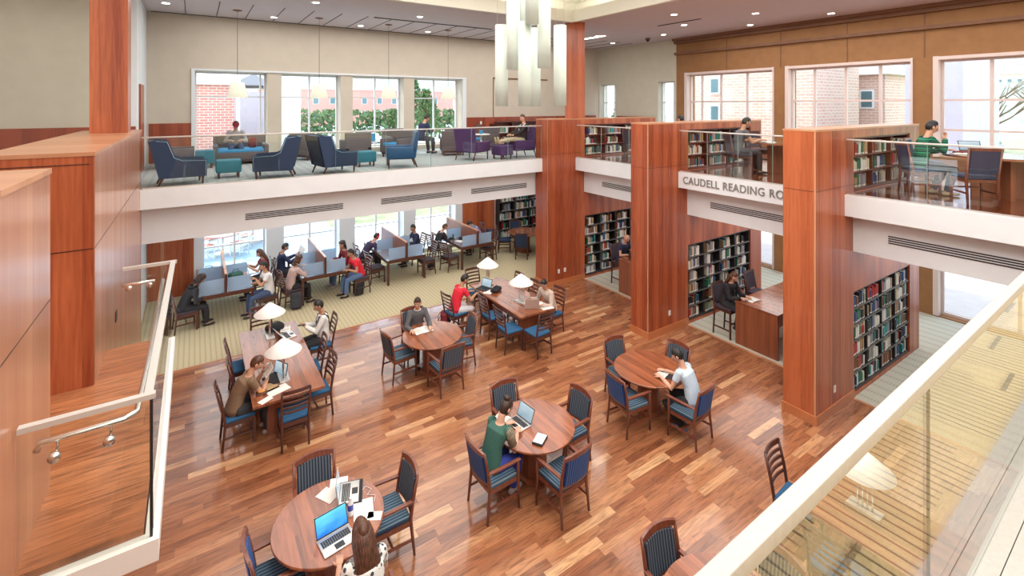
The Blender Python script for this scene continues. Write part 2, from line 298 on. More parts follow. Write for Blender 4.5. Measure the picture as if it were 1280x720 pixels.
# ---------------------------------------------------------------- mesh helpers
class MB:
    def __init__(s): s.v = []; s.f = []; s.m = []; s.s = []
    def add(s, vs, fs, mi=0, smooth=False):
        b = len(s.v); s.v += [tuple(v) for v in vs]
        for f in fs: s.f.append([b + i for i in f]); s.m.append(mi); s.s.append(smooth)
        return s
    def box(s, a, b, mi=0, T=None):
        x0, y0, z0 = a; x1, y1, z1 = b
        vs = [Vector(p) for p in ((x0, y0, z0), (x1, y0, z0), (x1, y1, z0), (x0, y1, z0), (x0, y0, z1), (x1, y0, z1), (x1, y1, z1), (x0, y1, z1))]
        if T is not None: vs = [T @ v for v in vs]
        return s.add(vs, [(0, 3, 2, 1), (4, 5, 6, 7), (0, 1, 5, 4), (1, 2, 6, 5), (2, 3, 7, 6), (3, 0, 4, 7)], mi)
    def cbox(s, c, d, mi=0, T=None):
        return s.box([c[i] - d[i] / 2 for i in range(3)], [c[i] + d[i] / 2 for i in range(3)], mi, T)
    def rbox(s, c, d, r=0.03, mi=0, T=None, n=3):
        """box with rounded edges"""
        hx, hy, hz = [v / 2 for v in d]; r = min(r, hx * .98, hy * .98, hz * .98)
        bm = bmesh.new(); bmesh.ops.create_cube(bm, size=1)
        for v in bm.verts: v.co = Vector((v.co.x * 2 * hx, v.co.y * 2 * hy, v.co.z * 2 * hz))
        bmesh.ops.bevel(bm, geom=bm.edges[:], offset=r, segments=n, profile=0.5, affect='EDGES')
        C = Vector(c); bm.verts.index_update()
        vs = [v.co + C for v in bm.verts]
        if T is not None: vs = [T @ v for v in vs]
        fs = [[v.index for v in f.verts] for f in bm.faces]; bm.free()
        return s.add(vs, fs, mi, True)
    def beam(s, p0, p1, w, h, mi=0, up=(0, 0, 1)):
        """rectangular bar from p0 to p1"""
        p0 = Vector(p0); p1 = Vector(p1); d = (p1 - p0).normalized(); up = Vector(up)
        if abs(d.dot(up)) > .98: up = Vector((0, 1, 0))
        x = d.cross(up).normalized(); y = x.cross(d)
        vs = [p + x * a * w / 2 + y * b * h / 2 for p in (p0, p1) for a, b in ((-1, -1), (1, -1), (1, 1), (-1, 1))]
        return s.add(vs, [(0, 1, 2, 3)[::-1], (4, 5, 6, 7), (0, 1, 5, 4), (1, 2, 6, 5), (2, 3, 7, 6), (3, 0, 4, 7)], mi)
    def tube(s, pts, r, seg=10, mi=0, cap=True, side=None, closed=False):
        """sweep; r is a radius or list of radii or of (rx, ry)"""
        pts = [Vector(p) for p in pts]; n = len(pts)
        rr = r if isinstance(r, (list, tuple)) and not (isinstance(r, tuple) and len(r) == 2 and n != 2) else [r] * n
        rr = [q if isinstance(q, (tuple, list)) else (q, q) for q in rr]
        vs = []; prev = None
        for i, p in enumerate(pts):
            if closed: d = (pts[(i + 1) % n] - pts[i - 1])
            elif i == 0: d = pts[1] - pts[0]
            elif i == n - 1: d = pts[-1] - pts[-2]
            else: d = (pts[i + 1] - pts[i]).normalized() + (pts[i] - pts[i - 1]).normalized()
            d.normalize()
            if side is not None: x = Vector(side)
            elif prev is not None: x = prev
            else: x = Vector((1, 0, 0)) if abs(d.x) < .9 else Vector((0, 1, 0))
            x = (x - d * x.dot(d)).normalized(); prev = x; y = d.cross(x)
            for k in range(seg):
                a = 2 * PI * k / seg
                vs.append(p + x * math.cos(a) * rr[i][0] + y * math.sin(a) * rr[i][1])
        fs = []
        for i in range(n if closed else n - 1):
            j = (i + 1) % n
            for k in range(seg):
                fs.append((i * seg + k, i * seg + (k + 1) % seg, j * seg + (k + 1) % seg, j * seg + k))
        if cap and not closed: fs += [tuple(range(seg))[::-1], tuple(range((n - 1) * seg, n * seg))]
        return s.add(vs, fs, mi, True)
    def lathe(s, prof, c=(0, 0, 0), seg=24, mi=0, smooth=True, T=None):
        c = Vector(c); vs = []
        for (r, z) in prof:
            for k in range(seg):
                a = 2 * PI * k / seg; v = c + Vector((r * math.cos(a), r * math.sin(a), z)); vs.append(T @ v if T is not None else v)
        fs = []
        for i in range(len(prof) - 1):
            for k in range(seg): fs.append((i * seg + k, i * seg + (k + 1) % seg, (i + 1) * seg + (k + 1) % seg, (i + 1) * seg + k))
        if prof[0][0] > 1e-6: fs.append(tuple(range(seg))[::-1])
        if prof[-1][0] > 1e-6: fs.append(tuple(range((len(prof) - 1) * seg, len(prof) * seg)))
        return s.add(vs, fs, mi, smooth)
    def ball(s, c, r, seg=12, ring=8, mi=0, T=None, f=None):
        c = Vector(c); rx, ry, rz = r if isinstance(r, (tuple, list)) else (r, r, r); vs = []
        for i in range(ring + 1):
            ph = PI * i / ring
            for k in range(seg):
                a = 2 * PI * k / seg
                v = Vector((math.sin(ph) * math.cos(a), math.sin(ph) * math.sin(a), math.cos(ph)))
                if f: v = f(v)
                v = c + Vector((v.x * rx, v.y * ry, v.z * rz)); vs.append(T @ v if T is not None else v)
        fs = []
        for i in range(ring):
            for k in range(seg): fs.append((i * seg + k, (i + 1) * seg + k, (i + 1) * seg + (k + 1) % seg, i * seg + (k + 1) % seg))
        return s.add(vs, fs, mi, True)
    def poly(s, pts, z0, z1, mi=0, T=None):
        n = len(pts); vs = [Vector((x, y, z)) for z in (z0, z1) for x, y in pts]
        if T is not None: vs = [T @ v for v in vs]
        fs = [tuple(range(n))[::-1], tuple(range(n, 2 * n))] + [(i, (i + 1) % n, n + (i + 1) % n, n + i) for i in range(n)]
        return s.add(vs, fs, mi)
    def mesh(s, name, mats):
        me = D.meshes.new(name); me.from_pydata(s.v, [], s.f)
        if not isinstance(mats, (list, tuple)): mats = [mats]
        for m in mats: me.materials.append(M[m] if isinstance(m, str) else m)
        me.polygons.foreach_set('material_index', s.m); me.polygons.foreach_set('use_smooth', s.s)
        me.validate(); me.update(); return me
    def build(s, name, mats, parent=None, bevel=0.0):
        o = D.objects.new(name, s.mesh(name, mats)); COL.objects.link(o)
        if parent is not None: o.parent = parent
        if bevel:
            b = o.modifiers.new('bevel', 'BEVEL'); b.width = bevel; b.segments = 2; b.limit_method = 'ANGLE'
        return o
def tag(o, label, cat, group=None):
    o['label'] = label; o['category'] = cat
    if group: o['group'] = group
    return o
def thing(name, label, cat, loc=(0, 0, 0), rz=0.0, group=None):
    o = D.objects.new(name, None); COL.objects.link(o); o.location = loc; o.rotation_euler = (0, 0, rz); o.empty_display_size = .1
    return tag(o, label, cat, group)
def struct(name, mb, m, bevel=0.0):
    o = mb.build(name, m, None, bevel); o['kind'] = 'structure'; return o
KIDS = {}
def dup(root, loc, rz, label, group=None):
    def cp(o, par):
        c = o.copy(); COL.objects.link(c); c.parent = par
        for ch in [k for k in ALLKIDS(o)]: cp(ch, c)
        return c
    r = cp(root, None); r.location = loc; r.rotation_euler = (0, 0, rz); r['label'] = label
    if group: r['group'] = group
    elif 'group' in r: del r['group']
    return r
def ALLKIDS(o): return list(o.children)
class Proto:
    """first placement moves the built thing, later ones copy it with all of its parts"""
    def __init__(s, root): s.r = root; s.used = False
    def put(s, loc, rz, label, group=None):
        if not s.used:
            s.used = True; s.r.location = loc; s.r.rotation_euler = (0, 0, rz); s.r['label'] = label
            if group: s.r['group'] = group
            return s.r
        return dup(s.r, loc, rz, label, group)
def B(a, b, mi=0): return MB().box(a, b, mi)
# ---------------------------------------------------------------- the setting
UZ = 3.85
# lower floors
struct('floor', B((-1.2, -6, -0.2), (10.31, 12.1, 0)), 'floor_wood')
struct('floor_carpet_far', B((-1.2, 12.1, -0.2), (16.4, 17.6, 0)), 'carpet_far')
struct('floor_carpet_right', B((10.31, -6, -0.2), (16.7, 12.1, 0)), 'carpet_right')
struct('trim_1', B((10.27, -6, 0), (10.33, 12.1, 0.006)).box((-1.2, 12.08, 0), (10.3, 12.12, 0.006)), 'cap_wood')
# mezzanine slabs: edge band over a set-back beam
fa = MB(); fa.box((-.87, 11.7, 3.46), (9.4, 11.78, 3.85)); fa.box((9.96, -6, 3.46), (10.04, 11.42, 3.85))
struct('trim_2', fa, 'white_paint')
sl = MB(); sl.box((-.87, 11.78, 3.46), (16.1, 16.8, 3.80)); sl.box((10.04, -6, 3.46), (16.1, 11.78, 3.80))
sl.box((-.87, 12.1, 2.70), (16.1, 16.8, 3.46)); sl.box((10.31, -6, 2.75), (16.1, 12.1, 3.46))
struct('ceiling_lower', sl, 'white_paint')
struct('floor_upper_far', B((-1.1, 11.78, 3.80), (16.1, 16.8, UZ)), 'carpet_blue')
struct('floor_upper_right', B((10.04, -6, 3.80), (16.1, 11.78, UZ)), 'upper_wood')
# camera-side gallery
gs = MB().box((-0.3, -6, 3.45), (9.955, 0.40, 3.80)); struct('ceiling_gallery', gs, 'white_paint')
struct('floor_gallery', B((-0.3, -6, 3.80), (9.955, 0.40, UZ)), 'carpet_maze')
struct('floor_left_gallery', B((-8, 4, 3.6), (-1.75, 14.1, UZ)), 'carpet_blue')
# upper ceiling ring round the raised coffer
CX0, CX1, CY0, CY1, CZ = -0.9, 9.95, -3.0, 11.55, 8.12
cl = MB()
cl.box((-8, CY1, CZ), (16.7, 17.6, CZ + .12)); cl.box((-8, -6, CZ), (CX0, CY1, CZ + .12)); cl.box((CX1, -6, CZ), (16.7, CY1, CZ + .12)); cl.box((CX0, -6, CZ), (CX1, CY0, CZ + .12))
struct('ceiling', cl, 'ceiling_paint')
cf = MB(); L = .10
for a, b in (((CX0 - L, CY1 - .02), (CX1 + L, CY1 + L)), ((CX0 - L, CY0 - L), (CX1 + L, CY0)), ((CX0 - L, CY0), (CX0, CY1 - .02)), ((CX1 - .02, CY0), (CX1 + L, CY1 - .02))):
    cf.box((a[0], a[1], CZ - .02), (b[0], b[1], CZ + .34))
cf.box((CX0 - 1, CY0 - 1, 8.95), (CX1 + 1, CY1 + 1, 9.05))
for a, b in (((CX0 - 1, CY1 + .9), (CX1 + 1, CY1 + 1)), ((CX0 - 1, CY0 - 1), (CX1 + 1, CY0 - .9)), ((CX0 - 1, CY0 - .9), (CX0 - .9, CY1 + .9)), ((CX1 + .9, CY0 - .9), (CX1 + 1, CY1 + .9))):
    cf.box((a[0], a[1], CZ + .13), (b[0], b[1], 8.949))
struct('ceiling_coffer', cf, 'coffer_paint')
cg = MB()
cg.box((CX0, CY1 + .3, CZ + .2), (CX1, CY1 + .42, CZ + .26)); cg.box((CX1 + .3, CY0, CZ + .2), (CX1 + .42, CY1, CZ + .26)); cg.box((CX0 - .42, CY0, CZ + .2), (CX0 - .3, CY1, CZ + .26))
struct('trim_cove_light', cg, 'cove_glow')
# ceiling joints and slots over the far mezzanine
cj = MB()
for k in range(22): cj.box((-.2 + .75 * k, 14.2, CZ - .012), (-.185 + .75 * k, 16.7, CZ))
cj.box((-1.0, 16.70, CZ - .012), (12.5, 16.78, CZ)); cj.box((4.5, 14.2, CZ - .015), (8.6, 14.3, CZ)); cj.box((12.8, 9.0, CZ - .012), (12.9, 10.6, CZ))
struct('trim_3', cj, 'dark_line')
# ---- wall with openings (a list of boxes around each hole)
def wall_holes(name, axis, p0, p1, u0, u1, z0, z1, holes, m):
    """axis 'x': wall in the plane y in [p0,p1], u is x.  axis 'y': plane x, u is y. holes: (u0,u1,z0,z1)"""
    mb = MB()
    us = sorted({u0, u1, *[h[0] for h in holes], *[h[1] for h in holes]})
    for a, b in zip(us[:-1], us[1:]):
        hs = sorted([(h[2], h[3]) for h in holes if h[0] <= a + 1e-6 and h[1] >= b - 1e-6])
        z = z0
        for (c, d) in hs + [(z1, z1)]:
            if c > z + 1e-6:
                if axis == 'x': mb.box((a, p0, z), (b, p1, c))
                else: mb.box((p0, a, z), (p1, b, c))
            z = max(z, d)
    return struct(name, mb, m)
WF = 16.8    # far wall face
AW = [(0.02, 1.93), (2.33, 4.16), (4.56, 6.40), (6.80, 8.78)]
LA = [(0.22, 1.90), (2.40, 4.12), (4.64, 6.40), (6.86, 8.50)]
wall_holes('wall_far', 'x', WF, WF + .62, -1.1, 16.7, 3.85, 8.3, [(a, b, 4.0, 6.50) for a, b in AW], 'beige_wall')
wall_holes('wall_far_lower', 'x', WF, WF + .62, -1.1, 16.7, 0, 3.85, [(a, b, 0.12, 2.70) for a, b in LA], 'white_paint')
ww = MB(); ww.box((-1.05, WF - .03, UZ), (-.06, WF, 4.97)); ww.box((8.95, WF - .03, UZ), (10.2, WF, 5.0)); ww.box((10.2, WF - .03, 4.82), (12.5, WF, 5.0)); ww.box((12.5, WF - .03, UZ), (15.9, WF, 5.0))
struct('wall_far_wainscot', ww, 'veneer_dark')
ww = MB(); ww.box((-1.08, WF - .04, 0), (.0, WF, 2.7)); ww.box((8.80, WF - .04, 0), (10.25, WF, 2.7))
struct('wall_far_lower_panel', ww, 'veneer')
struct('trim_4', B((-.78, WF - .07, 0), (-.70, WF - .03, 2.7)), 'cap_wood')
wt = MB(); wt.box((-.06, WF - .05, UZ), (.03, WF + .02, 6.51)); wt.box((-.06, WF - .05, 6.51), (8.95, WF + .0, 6.56)); wt.box((8.80, WF - .05, UZ), (8.95, WF, 6.50))
struct('trim_5', wt, 'white_paint')
# windows of the far wall
def window(n, axis, p, u0, u1, z0, z1, vs, hs, fm, fw=.05, gl=True):
    fr = MB()
    def bx(a, b, c, d, t_=.04):
        if axis == 'x': fr.box((a, p - t_, c), (b, p + t_, d))
        else: fr.box((p - t_, a, c), (p + t_, b, d))
    bx(u0, u0 + fw, z0, z1); bx(u1 - fw, u1, z0, z1); bx(u0 + .001, u1 - .001, z0, z0 + fw, .037); bx(u0 + .001, u1 - .001, z1 - fw, z1, .037)
    for v in vs: bx(v - fw * .5, v + fw * .5, z0 + .001, z1 - .001, .034)
    for h in hs: bx(u0 + .002, u1 - .002, h - fw * .4, h + fw * .4, .030)
    o = struct('window_%d' % n, fr, fm)
    g = MB()
    if axis == 'x': g.box((u0 + .01, p - .006, z0 + .01), (u1 - .01, p + .006, z1 - .01))
    else: g.box((p - .006, u0 + .01, z0 + .01), (p + .006, u1 - .01, z1 - .01))
    go = g.build('pane', 'glass', o)
    return o
k = 1
for a, b in AW: window(k, 'x', WF + .5, a, b, 4.0, 6.5, [a + (b - a) * (.5 if k > 1 else .92)], [4.55, 5.75], 'frame_white'); k += 1
for a, b in LA: window(k, 'x', WF + .5, a, b, .12, 2.7, [(a + b) / 2], [1.15], 'frame_white'); k += 1
# left return wall, door casing in it, wall in front
struct('wall_left_return', B((-1.3, 14.1, 0), (-1.1, 17.4, 8.3)), 'white_paint')
struct('wall_left', B((-8, 14.1, 0), (-1.3, 14.3, 8.3)), 'greige_wall')
struct('wall_left_wainscot', B((-8, 14.06, UZ), (-1.75, 14.1, 5.0)).box((-1.75, 14.06, UZ), (-1.12, 14.1, 5.0)), 'veneer_dark')
struct('wall_left_side', B((-8.2, -6, UZ), (-8, 14.3, 8.3)), 'greige_wall')
dr = MB().box((-1.1, 14.55, UZ), (-1.06, 15.45, 6.0)); struct('door_1', dr, 'veneer')
# right wall
WX = 16.1
BW = [(1.05, 4.27), (4.83, 8.03), (8.53, 11.88), (12.45, 13.30), (15.7, 16.75)]
wall_holes('wall_right', 'y', WX, WX + .5, -6, 12.38, 3.85, 8.3, [(a, b, 4.15, 6.68) for a, b in BW[:3]], 'brown_wall')
wall_holes('wall_right_far', 'y', WX, WX + .5, 12.38, 16.8, 3.85, 8.3, [(a, b, 4.15, 6.45) for a, b in BW[3:]], 'greige_wall')
wall_holes('wall_right_lower', 'y', WX, WX + .5, -6, 16.8, 0, 3.85, [(a, b, 0.03, 2.75) for a, b in BW[:3]], 'brown_wall')
bt = MB(); bt.box((WX - .12, -6, 7.48), (WX, 12.4, 7.58)); bt.box((WX - .25, -6, 8.02), (WX, 12.4, 8.14)); bt.box((WX - .15, -6, 7.92), (WX, 12.4, 8.02))
for y in (10.2, 8.28, 6.35, 4.55, 2.6): bt.box((WX - .012, y - .012, 6.75), (WX, y + .012, 8.0))
bt.box((WX - .03, -6, UZ), (WX, 12.3, 4.1))
struct('trim_6', bt, 'brown_trim')
k = 9
for i, (a, b) in enumerate(BW[:3]):
    w = b - a; vs = [b - w * f for f in ((.16, .40, .70) if i == 2 else (.22, .49, .76))] if i else [b - w * .30, b - w * .7]
    window(k, 'y', WX + .22, a, b, 4.15, 6.68, vs, [5.62] if i else [5.62, 4.85], 'frame_pink', .07); k += 1
    window(k, 'y', WX + .22, a, b, .03, 2.75, [b - w * .45, b - w * .8], [1.35], 'frame_pink', .07); k += 1
for a, b in BW[3:]:
    window(k, 'y', WX + .3, a, b, 4.15, 6.45, [a + (b - a) * .3], [5.6], 'frame_white'); k += 1
pt = MB()
for a, b in BW[:3]:
    for z0, z1 in ((4.15, 6.68), (0.03, 2.75)):
        pt.box((WX - .04, b - .012, z0), (WX + .2, b + .10, z1 + .08)); pt.box((WX - .04, a - .04, z0), (WX + .2, a + .012, z1 + .08)); pt.box((WX - .04, a + .012, z1 - .012), (WX + .2, b - .012, z1 + .07))
struct('trim_7', pt, 'frame_pink')
cap_ = MB().box((WX - .25, 13.9, UZ), (WX, 15.4, 5.0)); struct('wall_right_far_wainscot', cap_, 'veneer_dark')
struct('wall_niche', B((10.2, WF - .02, 6.56), (13.0, WF, 6.62)).box((10.2, WF - .02, 5.0), (10.23, WF, 6.6)), 'brown_trim')
# camera-side back wall so the room closes behind the viewer
struct('wall_back', B((-8, -6.2, 0), (16.7, -6, 8.3)), 'greige_wall')
# ---------------------------------------------------------------- partitions (fins) that carry the built-in bookcases
FX0, FX1, FXB = 8.87, 13.7, 10.34
FT = 5.07
def fin(n, y0, y1, xe=13.15):
    yb = y0 + .30
    p = MB(); p.box((FX0, y0, 0), (FXB, y1, FT - .035)); p.box((FXB, yb, 0), (FX1, y1, FT - .035)); p.box((xe, y0, 0), (FX1, yb, FT - .035))
    p.box((FXB, y0, 1.98), (xe, yb, 3.86)); p.box((FXB, y0, 4.88), (xe, yb, FT - .035)); p.box((FXB, y0, 0), (xe, yb, .06))
    o = struct('wall_partition_%d' % n, p, 'veneer')
    c = MB(); c.box((FX0 - .005, y0 - .005, FT - .035), (FX1, y1 + .005, FT)); struct('trim_cap_%d' % n, c, 'cap_wood')
    b = MB(); b.box((FX0 - .02, y0 - .02, 0), (FXB, y0, .16)); b.box((FX0 - .02, y0, 0), (FX0, y1 + .02, .16)); struct('baseboard_%d' % n, b, 'base_wood')
    j = MB(); j.box((FX0 - .002, y0 - .002, 4.0), (FXB + .3, y0, 4.008)); j.box((FX0 - .002, y0, 4.0), (FX0, y1, 4.008))
    for x in (FX0 + .12, FX0 + .5, FX0 + .9): j.box((x, y0 - .001, .16), (x + .004, y0, FT - .04))
    struct('trim_joint_%d' % n, j, 'dark_wood')
fin(1, 11.42, 12.04); fin(2, 7.60, 8.14); fin(3, 3.97, 4.52)
struct('trim_edge_1', B((FX0 - .012, 11.42, .16), (FX0 + .012, 11.445, FT - .04)).box((FX0 - .012, 7.6, .16), (FX0 + .012, 7.625, FT - .04)).box((FX0 - .012, 3.97, .16), (FX0 + .012, 3.995, FT - .04)), 'cap_wood')
# left partition and the nearer one beside the landing
LZ = 2.58
p = MB(); p.box((-1.75, 6.57, 0), (-.87, 12.0, 4.97)); struct('wall_partition_4', p, 'veneer')
pf = MB(); pf.box((-.87, 6.59, 0), (-.862, 11.7, 4.97)); struct('wall_partition_5', pf, 'veneer_lit')  # thin facing sheet carrying the painted light of this side
struct('trim_cap_4', B((-1.75, 6.56, 4.97), (-.855, 12.0, 5.01)), 'cap_wood')
p = MB(); p.box((-2.8, -4, 0), (-.93, 5.06, 4.97)); struct('wall_partition_6', p, 'veneer')
struct('wall_partition_7', B((-.93, -4, LZ), (-.922, 5.05, 4.97)), 'veneer_lit')  # facing sheet with the same light painted into its veneer
struct('trim_cap_5', B((-2.8, -4, 4.97), (-.915, 5.065, 5.01)), 'cap_wood')
j = MB(); j.box((-1.75, 6.566, 4.0), (-.87, 6.57, 4.01)); j.box((-.862, 6.6, 4.0), (-.859, 11.7, 4.008)); j.box((-.922, -4, 4.0), (-.919, 5.05, 4.008)); j.box((-1.72, 6.564, 4.88), (-.90, 6.57, 4.89)); struct('trim_joint_4', j, 'dark_wood')
# square timber columns standing on the partitions up to the ceiling
struct('column_1', B((-1.47, 10.7, 5.01), (-.96, 11.2, CZ)), 'veneer')
struct('column_2', B((9.97, 11.48, FT), (10.40, 11.95, CZ)), 'veneer')
# landing with its edge band, and the step down to its left
ld = MB(); ld.box((-2.6, 4.17, LZ - .19), (-.29, 7.44, LZ)); struct('floor_landing', ld, 'landing_wood')
sb = MB(); sb.box((-1.2, 4.08, LZ - .20), (-.28, 4.17, LZ - .05)); sb.box((-.28, 4.08, LZ - .20), (-.20, 7.52, LZ - .05)); sb.box((-.87, 7.45, LZ - .20), (-.28, 7.52, LZ - .05))
struct('trim_landing', sb, 'white_metal')
struct('trim_landing_joint', B((-.25, 4.2, LZ - .05), (-.235, 7.44, LZ - .044)), 'seam')
# ---------------------------------------------------------------- glass guards
def guard(name, label, p0, p1, z0, z1, panels, rail_w=.06, rail_h=.045, sleeve=None, group=None, mid=None):
    """glass guard from p0 to p1 (2D): panels of glass, slim seams, cap rail"""
    p0 = Vector((*p0, 0)); p1 = Vector((*p1, 0)); d = (p1 - p0); ln = d.length; d.normalize()
    t = thing(name, label, 'glass railing', (p0.x, p0.y, z0), math.atan2(d.y, d.x), group)
    n = panels
    for i in range(n):
        a, b = ln * i / n + .008, ln * (i + 1) / n - .008
        MB().box((a, -.008, 0), (b, .008, z1 - z0 - .02)).build('glass_panel', ['rail_glass'], t)
        MB().box((b, -.009, 0), (b + .004, .009, z1 - z0 - .02)).build('panel_edge', 'glass_edge', t)
    MB().rbox((ln / 2, 0, z1 - z0), (ln + .02, rail_w, rail_h), .006, n=2).build('cap_rail', 'rail_light', t)
    MB().box((0, -.018, -.01), (ln, .018, .03)).build('base_shoe', 'steel', t)
    return t
guard('glass_railing', 'long frameless glass railing along the edge of the carpeted lounge mezzanine', (-.84, 11.74), (8.86, 11.74), UZ, 4.86, 8, .035, .03)
guard('glass_railing', 'glass railing above the white lettered band of the mezzanine', (10.0, 7.58), (10.0, 4.54), UZ, 4.86, 4, .035, .03)
guard('glass_railing', 'short glass railing between the farthest two timber partitions', (10.0, 11.40), (10.0, 8.16), UZ, 4.86, 3, .035, .03)
guard('glass_railing', 'glass railing in front of the student in a green sweater', (10.0, 3.95), (10.0, .45), UZ, 4.86, 3, .035, .03)
# foreground guard beside the viewer
fg = thing('glass_railing', 'large foreground glass railing with thick brushed metal cap rail', 'glass railing', (0.38, .456, UZ), R(1.2))
L_ = 9.4; RH = .90
MB().rbox((L_ / 2, 0, RH - .017), (L_, .034, .034), .003, n=2).build('cap_rail', 'rail_steel', fg)
MB().box((0, -.004, .05), (1.36, .004, RH - .042)).build('glass_panel', 'rail_glass', fg)
MB().box((1.366, -.004, .05), (L_, .004, RH - .042)).build('glass_panel', 'rail_glass', fg)
MB().box((1.361, -.0035, .05), (1.3655, .0035, RH - .042)).build('panel_joint', 'seam', fg)
MB().box((0, .0, -.42), (L_, .012, .05)).box((0, -.052, 0.002), (L_, -.001, .05)).box((0, -.12, 0.002), (L_, -.055, .05)).build('base_shoe', 'rail_steel', fg)
MB().box((0, -.0545, .002), (L_, -.0525, .045)).build('shoe_joint', 'seam', fg)
# landing guard: near, side and far runs with an inner handrail
lg = thing('landing_railing', 'glass railing round the timber stair landing at lower left', 'glass railing', (0, 0, 0))
gz0, gz1 = LZ - .049, 3.50
def lp(a, b, n):
    a = Vector(a); b = Vector(b)
    for i in range(n):
        p = a.lerp(b, i / n); q = a.lerp(b, (i + 1) / n); d = (q - p).normalized()
        MB().beam((p.x + d.x * .01, p.y + d.y * .01, (gz0 + gz1) / 2), (q.x - d.x * .01, q.y - d.y * .01, (gz0 + gz1) / 2), .014, gz1 - gz0).build('glass_panel', 'rail_glass', lg)
lp((-.92, 4.13), (-.24, 4.13), 1); lp((-.24, 4.13), (-.24, 7.48), 2); lp((-.86, 7.48), (-.24, 7.48), 1)
MB().beam((-.90, 4.13, gz1), (-.22, 4.13, gz1), .05, .035).build('cap_rail', 'rail_light', lg)
MB().beam((-.26, 4.13, gz1 + .001), (-.22, 7.48, gz1 + .001), .05, .035).build('cap_rail', 'rail_light', lg)
MB().beam((-.72, 7.48, gz1), (-.18, 7.48, gz1), .05, .035).build('cap_rail', 'rail_light', lg)
MB().box((-.252, 4.12, gz0), (-.235, 4.14, gz1)).build('corner_joint', 'seam', lg)
hz = 3.33
hr = MB().tube([(-.84, 4.24, hz - .05), (-.82, 4.24, hz), (-.40, 4.24, hz), (-.335, 4.30, hz), (-.31, 5.8, hz), (-.32, 7.36, hz)], .02, 10)
hro = hr.build('handrail', 'steel_bright', lg)
hr = MB().tube([(-.40, 7.38, hz), (-.72, 7.38, hz)], .018, 10).build('handrail', 'steel_bright', lg)
for (x, y, ax) in ((-.74, 4.24, 0), (-.47, 4.24, 0), (-.31, 5.2, 1), (-.31, 6.6, 1), (-.46, 7.38, 2), (-.66, 7.38, 2)):
    m = MB(); m.tube([(x, y, hz), (x, y, hz - .06)], .008, 8)
    c = Vector((x, 4.14, hz - .07)) if ax == 0 else (Vector((-.25, y, hz - .07)) if ax == 1 else Vector((x, 7.47, hz - .07)))
    d = Vector((0, -1, 0)) if ax == 0 else (Vector((1, 0, 0)) if ax == 1 else Vector((0, 1, 0)))
    m.tube([(x, y, hz - .06), c - d * .012], .008, 8); m.tube([c - d * .02, c + d * .004], .032, 16)
    m.build('bracket', 'steel_bright', lg)
# ---------------------------------------------------------------- air grilles in the beams, lettering
def grille(label, axis, u0, u1, zc, n=5):
    w = u1 - u0
    if axis == 'x': t = thing('air_grille', label, 'air vent', ((u0 + u1) / 2, 12.1, zc), 0)
    else: t = thing('air_grille', label, 'air vent', (10.31, (u0 + u1) / 2, zc), -PI / 2)
    # local x along the beam, -y towards the room
    h = .155
    MB().box((-w / 2, -.004, -h / 2), (w / 2, .0, h / 2)).build('backing', 'white_paint', t)
    for i in range(4):
        z = -h / 2 + h * (i + .5) / 4
        MB().box((-w / 2, -.009, z - .011), (w / 2, -.004, z + .011)).build('slot', 'dark_line', t)
grille('long slotted air grille nearest the left timber partition under the lounge', 'x', .95, 3.05, 3.02)
grille('slotted air grille in the white beam, middle of the three under the lounge', 'x', 4.0, 6.0, 3.02)
grille('slotted air grille beside the corner partition under the lounge', 'x', 6.62, 8.56, 3.02)
grille('slotted air grille in the beam between the two farthest partitions', 'y', 8.2, 10.6, 3.10)
grille('slotted air grille below the grey lettering', 'y', 4.6, 6.95, 3.10)
grille('longest slotted air grille at the right edge above the lower windows', 'y', .6, 3.42, 3.10)
cu = D.curves.new('lettering', 'FONT'); cu.body = 'CAUDELL READING ROOM'; cu.size = .245; cu.extrude = .008; cu.space_character = 1.08; cu.space_word = 1.1; cu.offset = .002
to = D.objects.new('tmp', cu); COL.objects.link(to)
dg = bpy.context.evaluated_depsgraph_get(); me = D.meshes.new_from_object(to.evaluated_get(dg)); D.objects.remove(to)
LM = mat('letter_grey', (0.26, 0.25, 0.23), 0.4, metal=.3)
sg = thing('wall_lettering', 'grey capital letters CAUDELL READING ROOM on the white mezzanine band', 'sign', (9.95, 7.46, 3.585))
sg.rotation_euler = Matrix(((0, 0, -1), (-1, 0, 0), (0, 1, 0))).to_euler(); sg.scale = (.87, 1, 1)
bm = bmesh.new(); bm.from_mesh(me); bm.verts.index_update(); seen = set()
bmesh.ops.remove_doubles(bm, verts=bm.verts[:], dist=1e-5); bm.verts.index_update()
for v0 in bm.verts:
    if v0 in seen: continue
    st = [v0]; isl = [] ; seen.add(v0)
    while st:
        v = st.pop(); isl.append(v)
        for e in v.link_edges:
            w = e.other_vert(v)
            if w not in seen: seen.add(w); st.append(w)
    ix = {v: i for i, v in enumerate(isl)}; fs = {f for v in isl for f in v.link_faces}
    MB().add([v.co for v in isl], [[ix[v] for v in f.verts] for f in fs]).build('letter', LM, sg)
bm.free()
# wall plates
def plate(label, loc, axis):
    o = MB().cbox((0, 0, 0), (.012, .075, .12) if axis == 'x' else (.075, .012, .12)).build('wall_outlet', 'white_metal', None, .003); o.location = loc
    return tag(o, label, 'outlet')
plate('white outlet plate low on the corner partition, left of a pair', (9.28, 11.413, .42), 'y'); plate('white outlet plate low on the corner partition, right of a pair', (9.52, 11.413, .42), 'y')
plate('white outlet plate low on the middle partition', (9.62, 7.593, .45), 'y'); plate('white outlet plate low on the nearest right partition', (9.55, 3.963, .42), 'y')
o = MB().cbox((0, 0, 0), (.012, .12, .13)).build('wall_outlet', 'black', None); o.location = (-.856, 8.2, 2.72 - .02); tag(o, 'small black box low on the pale left partition', 'outlet')
plate('small white switch plate on the lounge wainscot above the railing', (9.62, WF - .036, 4.78), 'y')
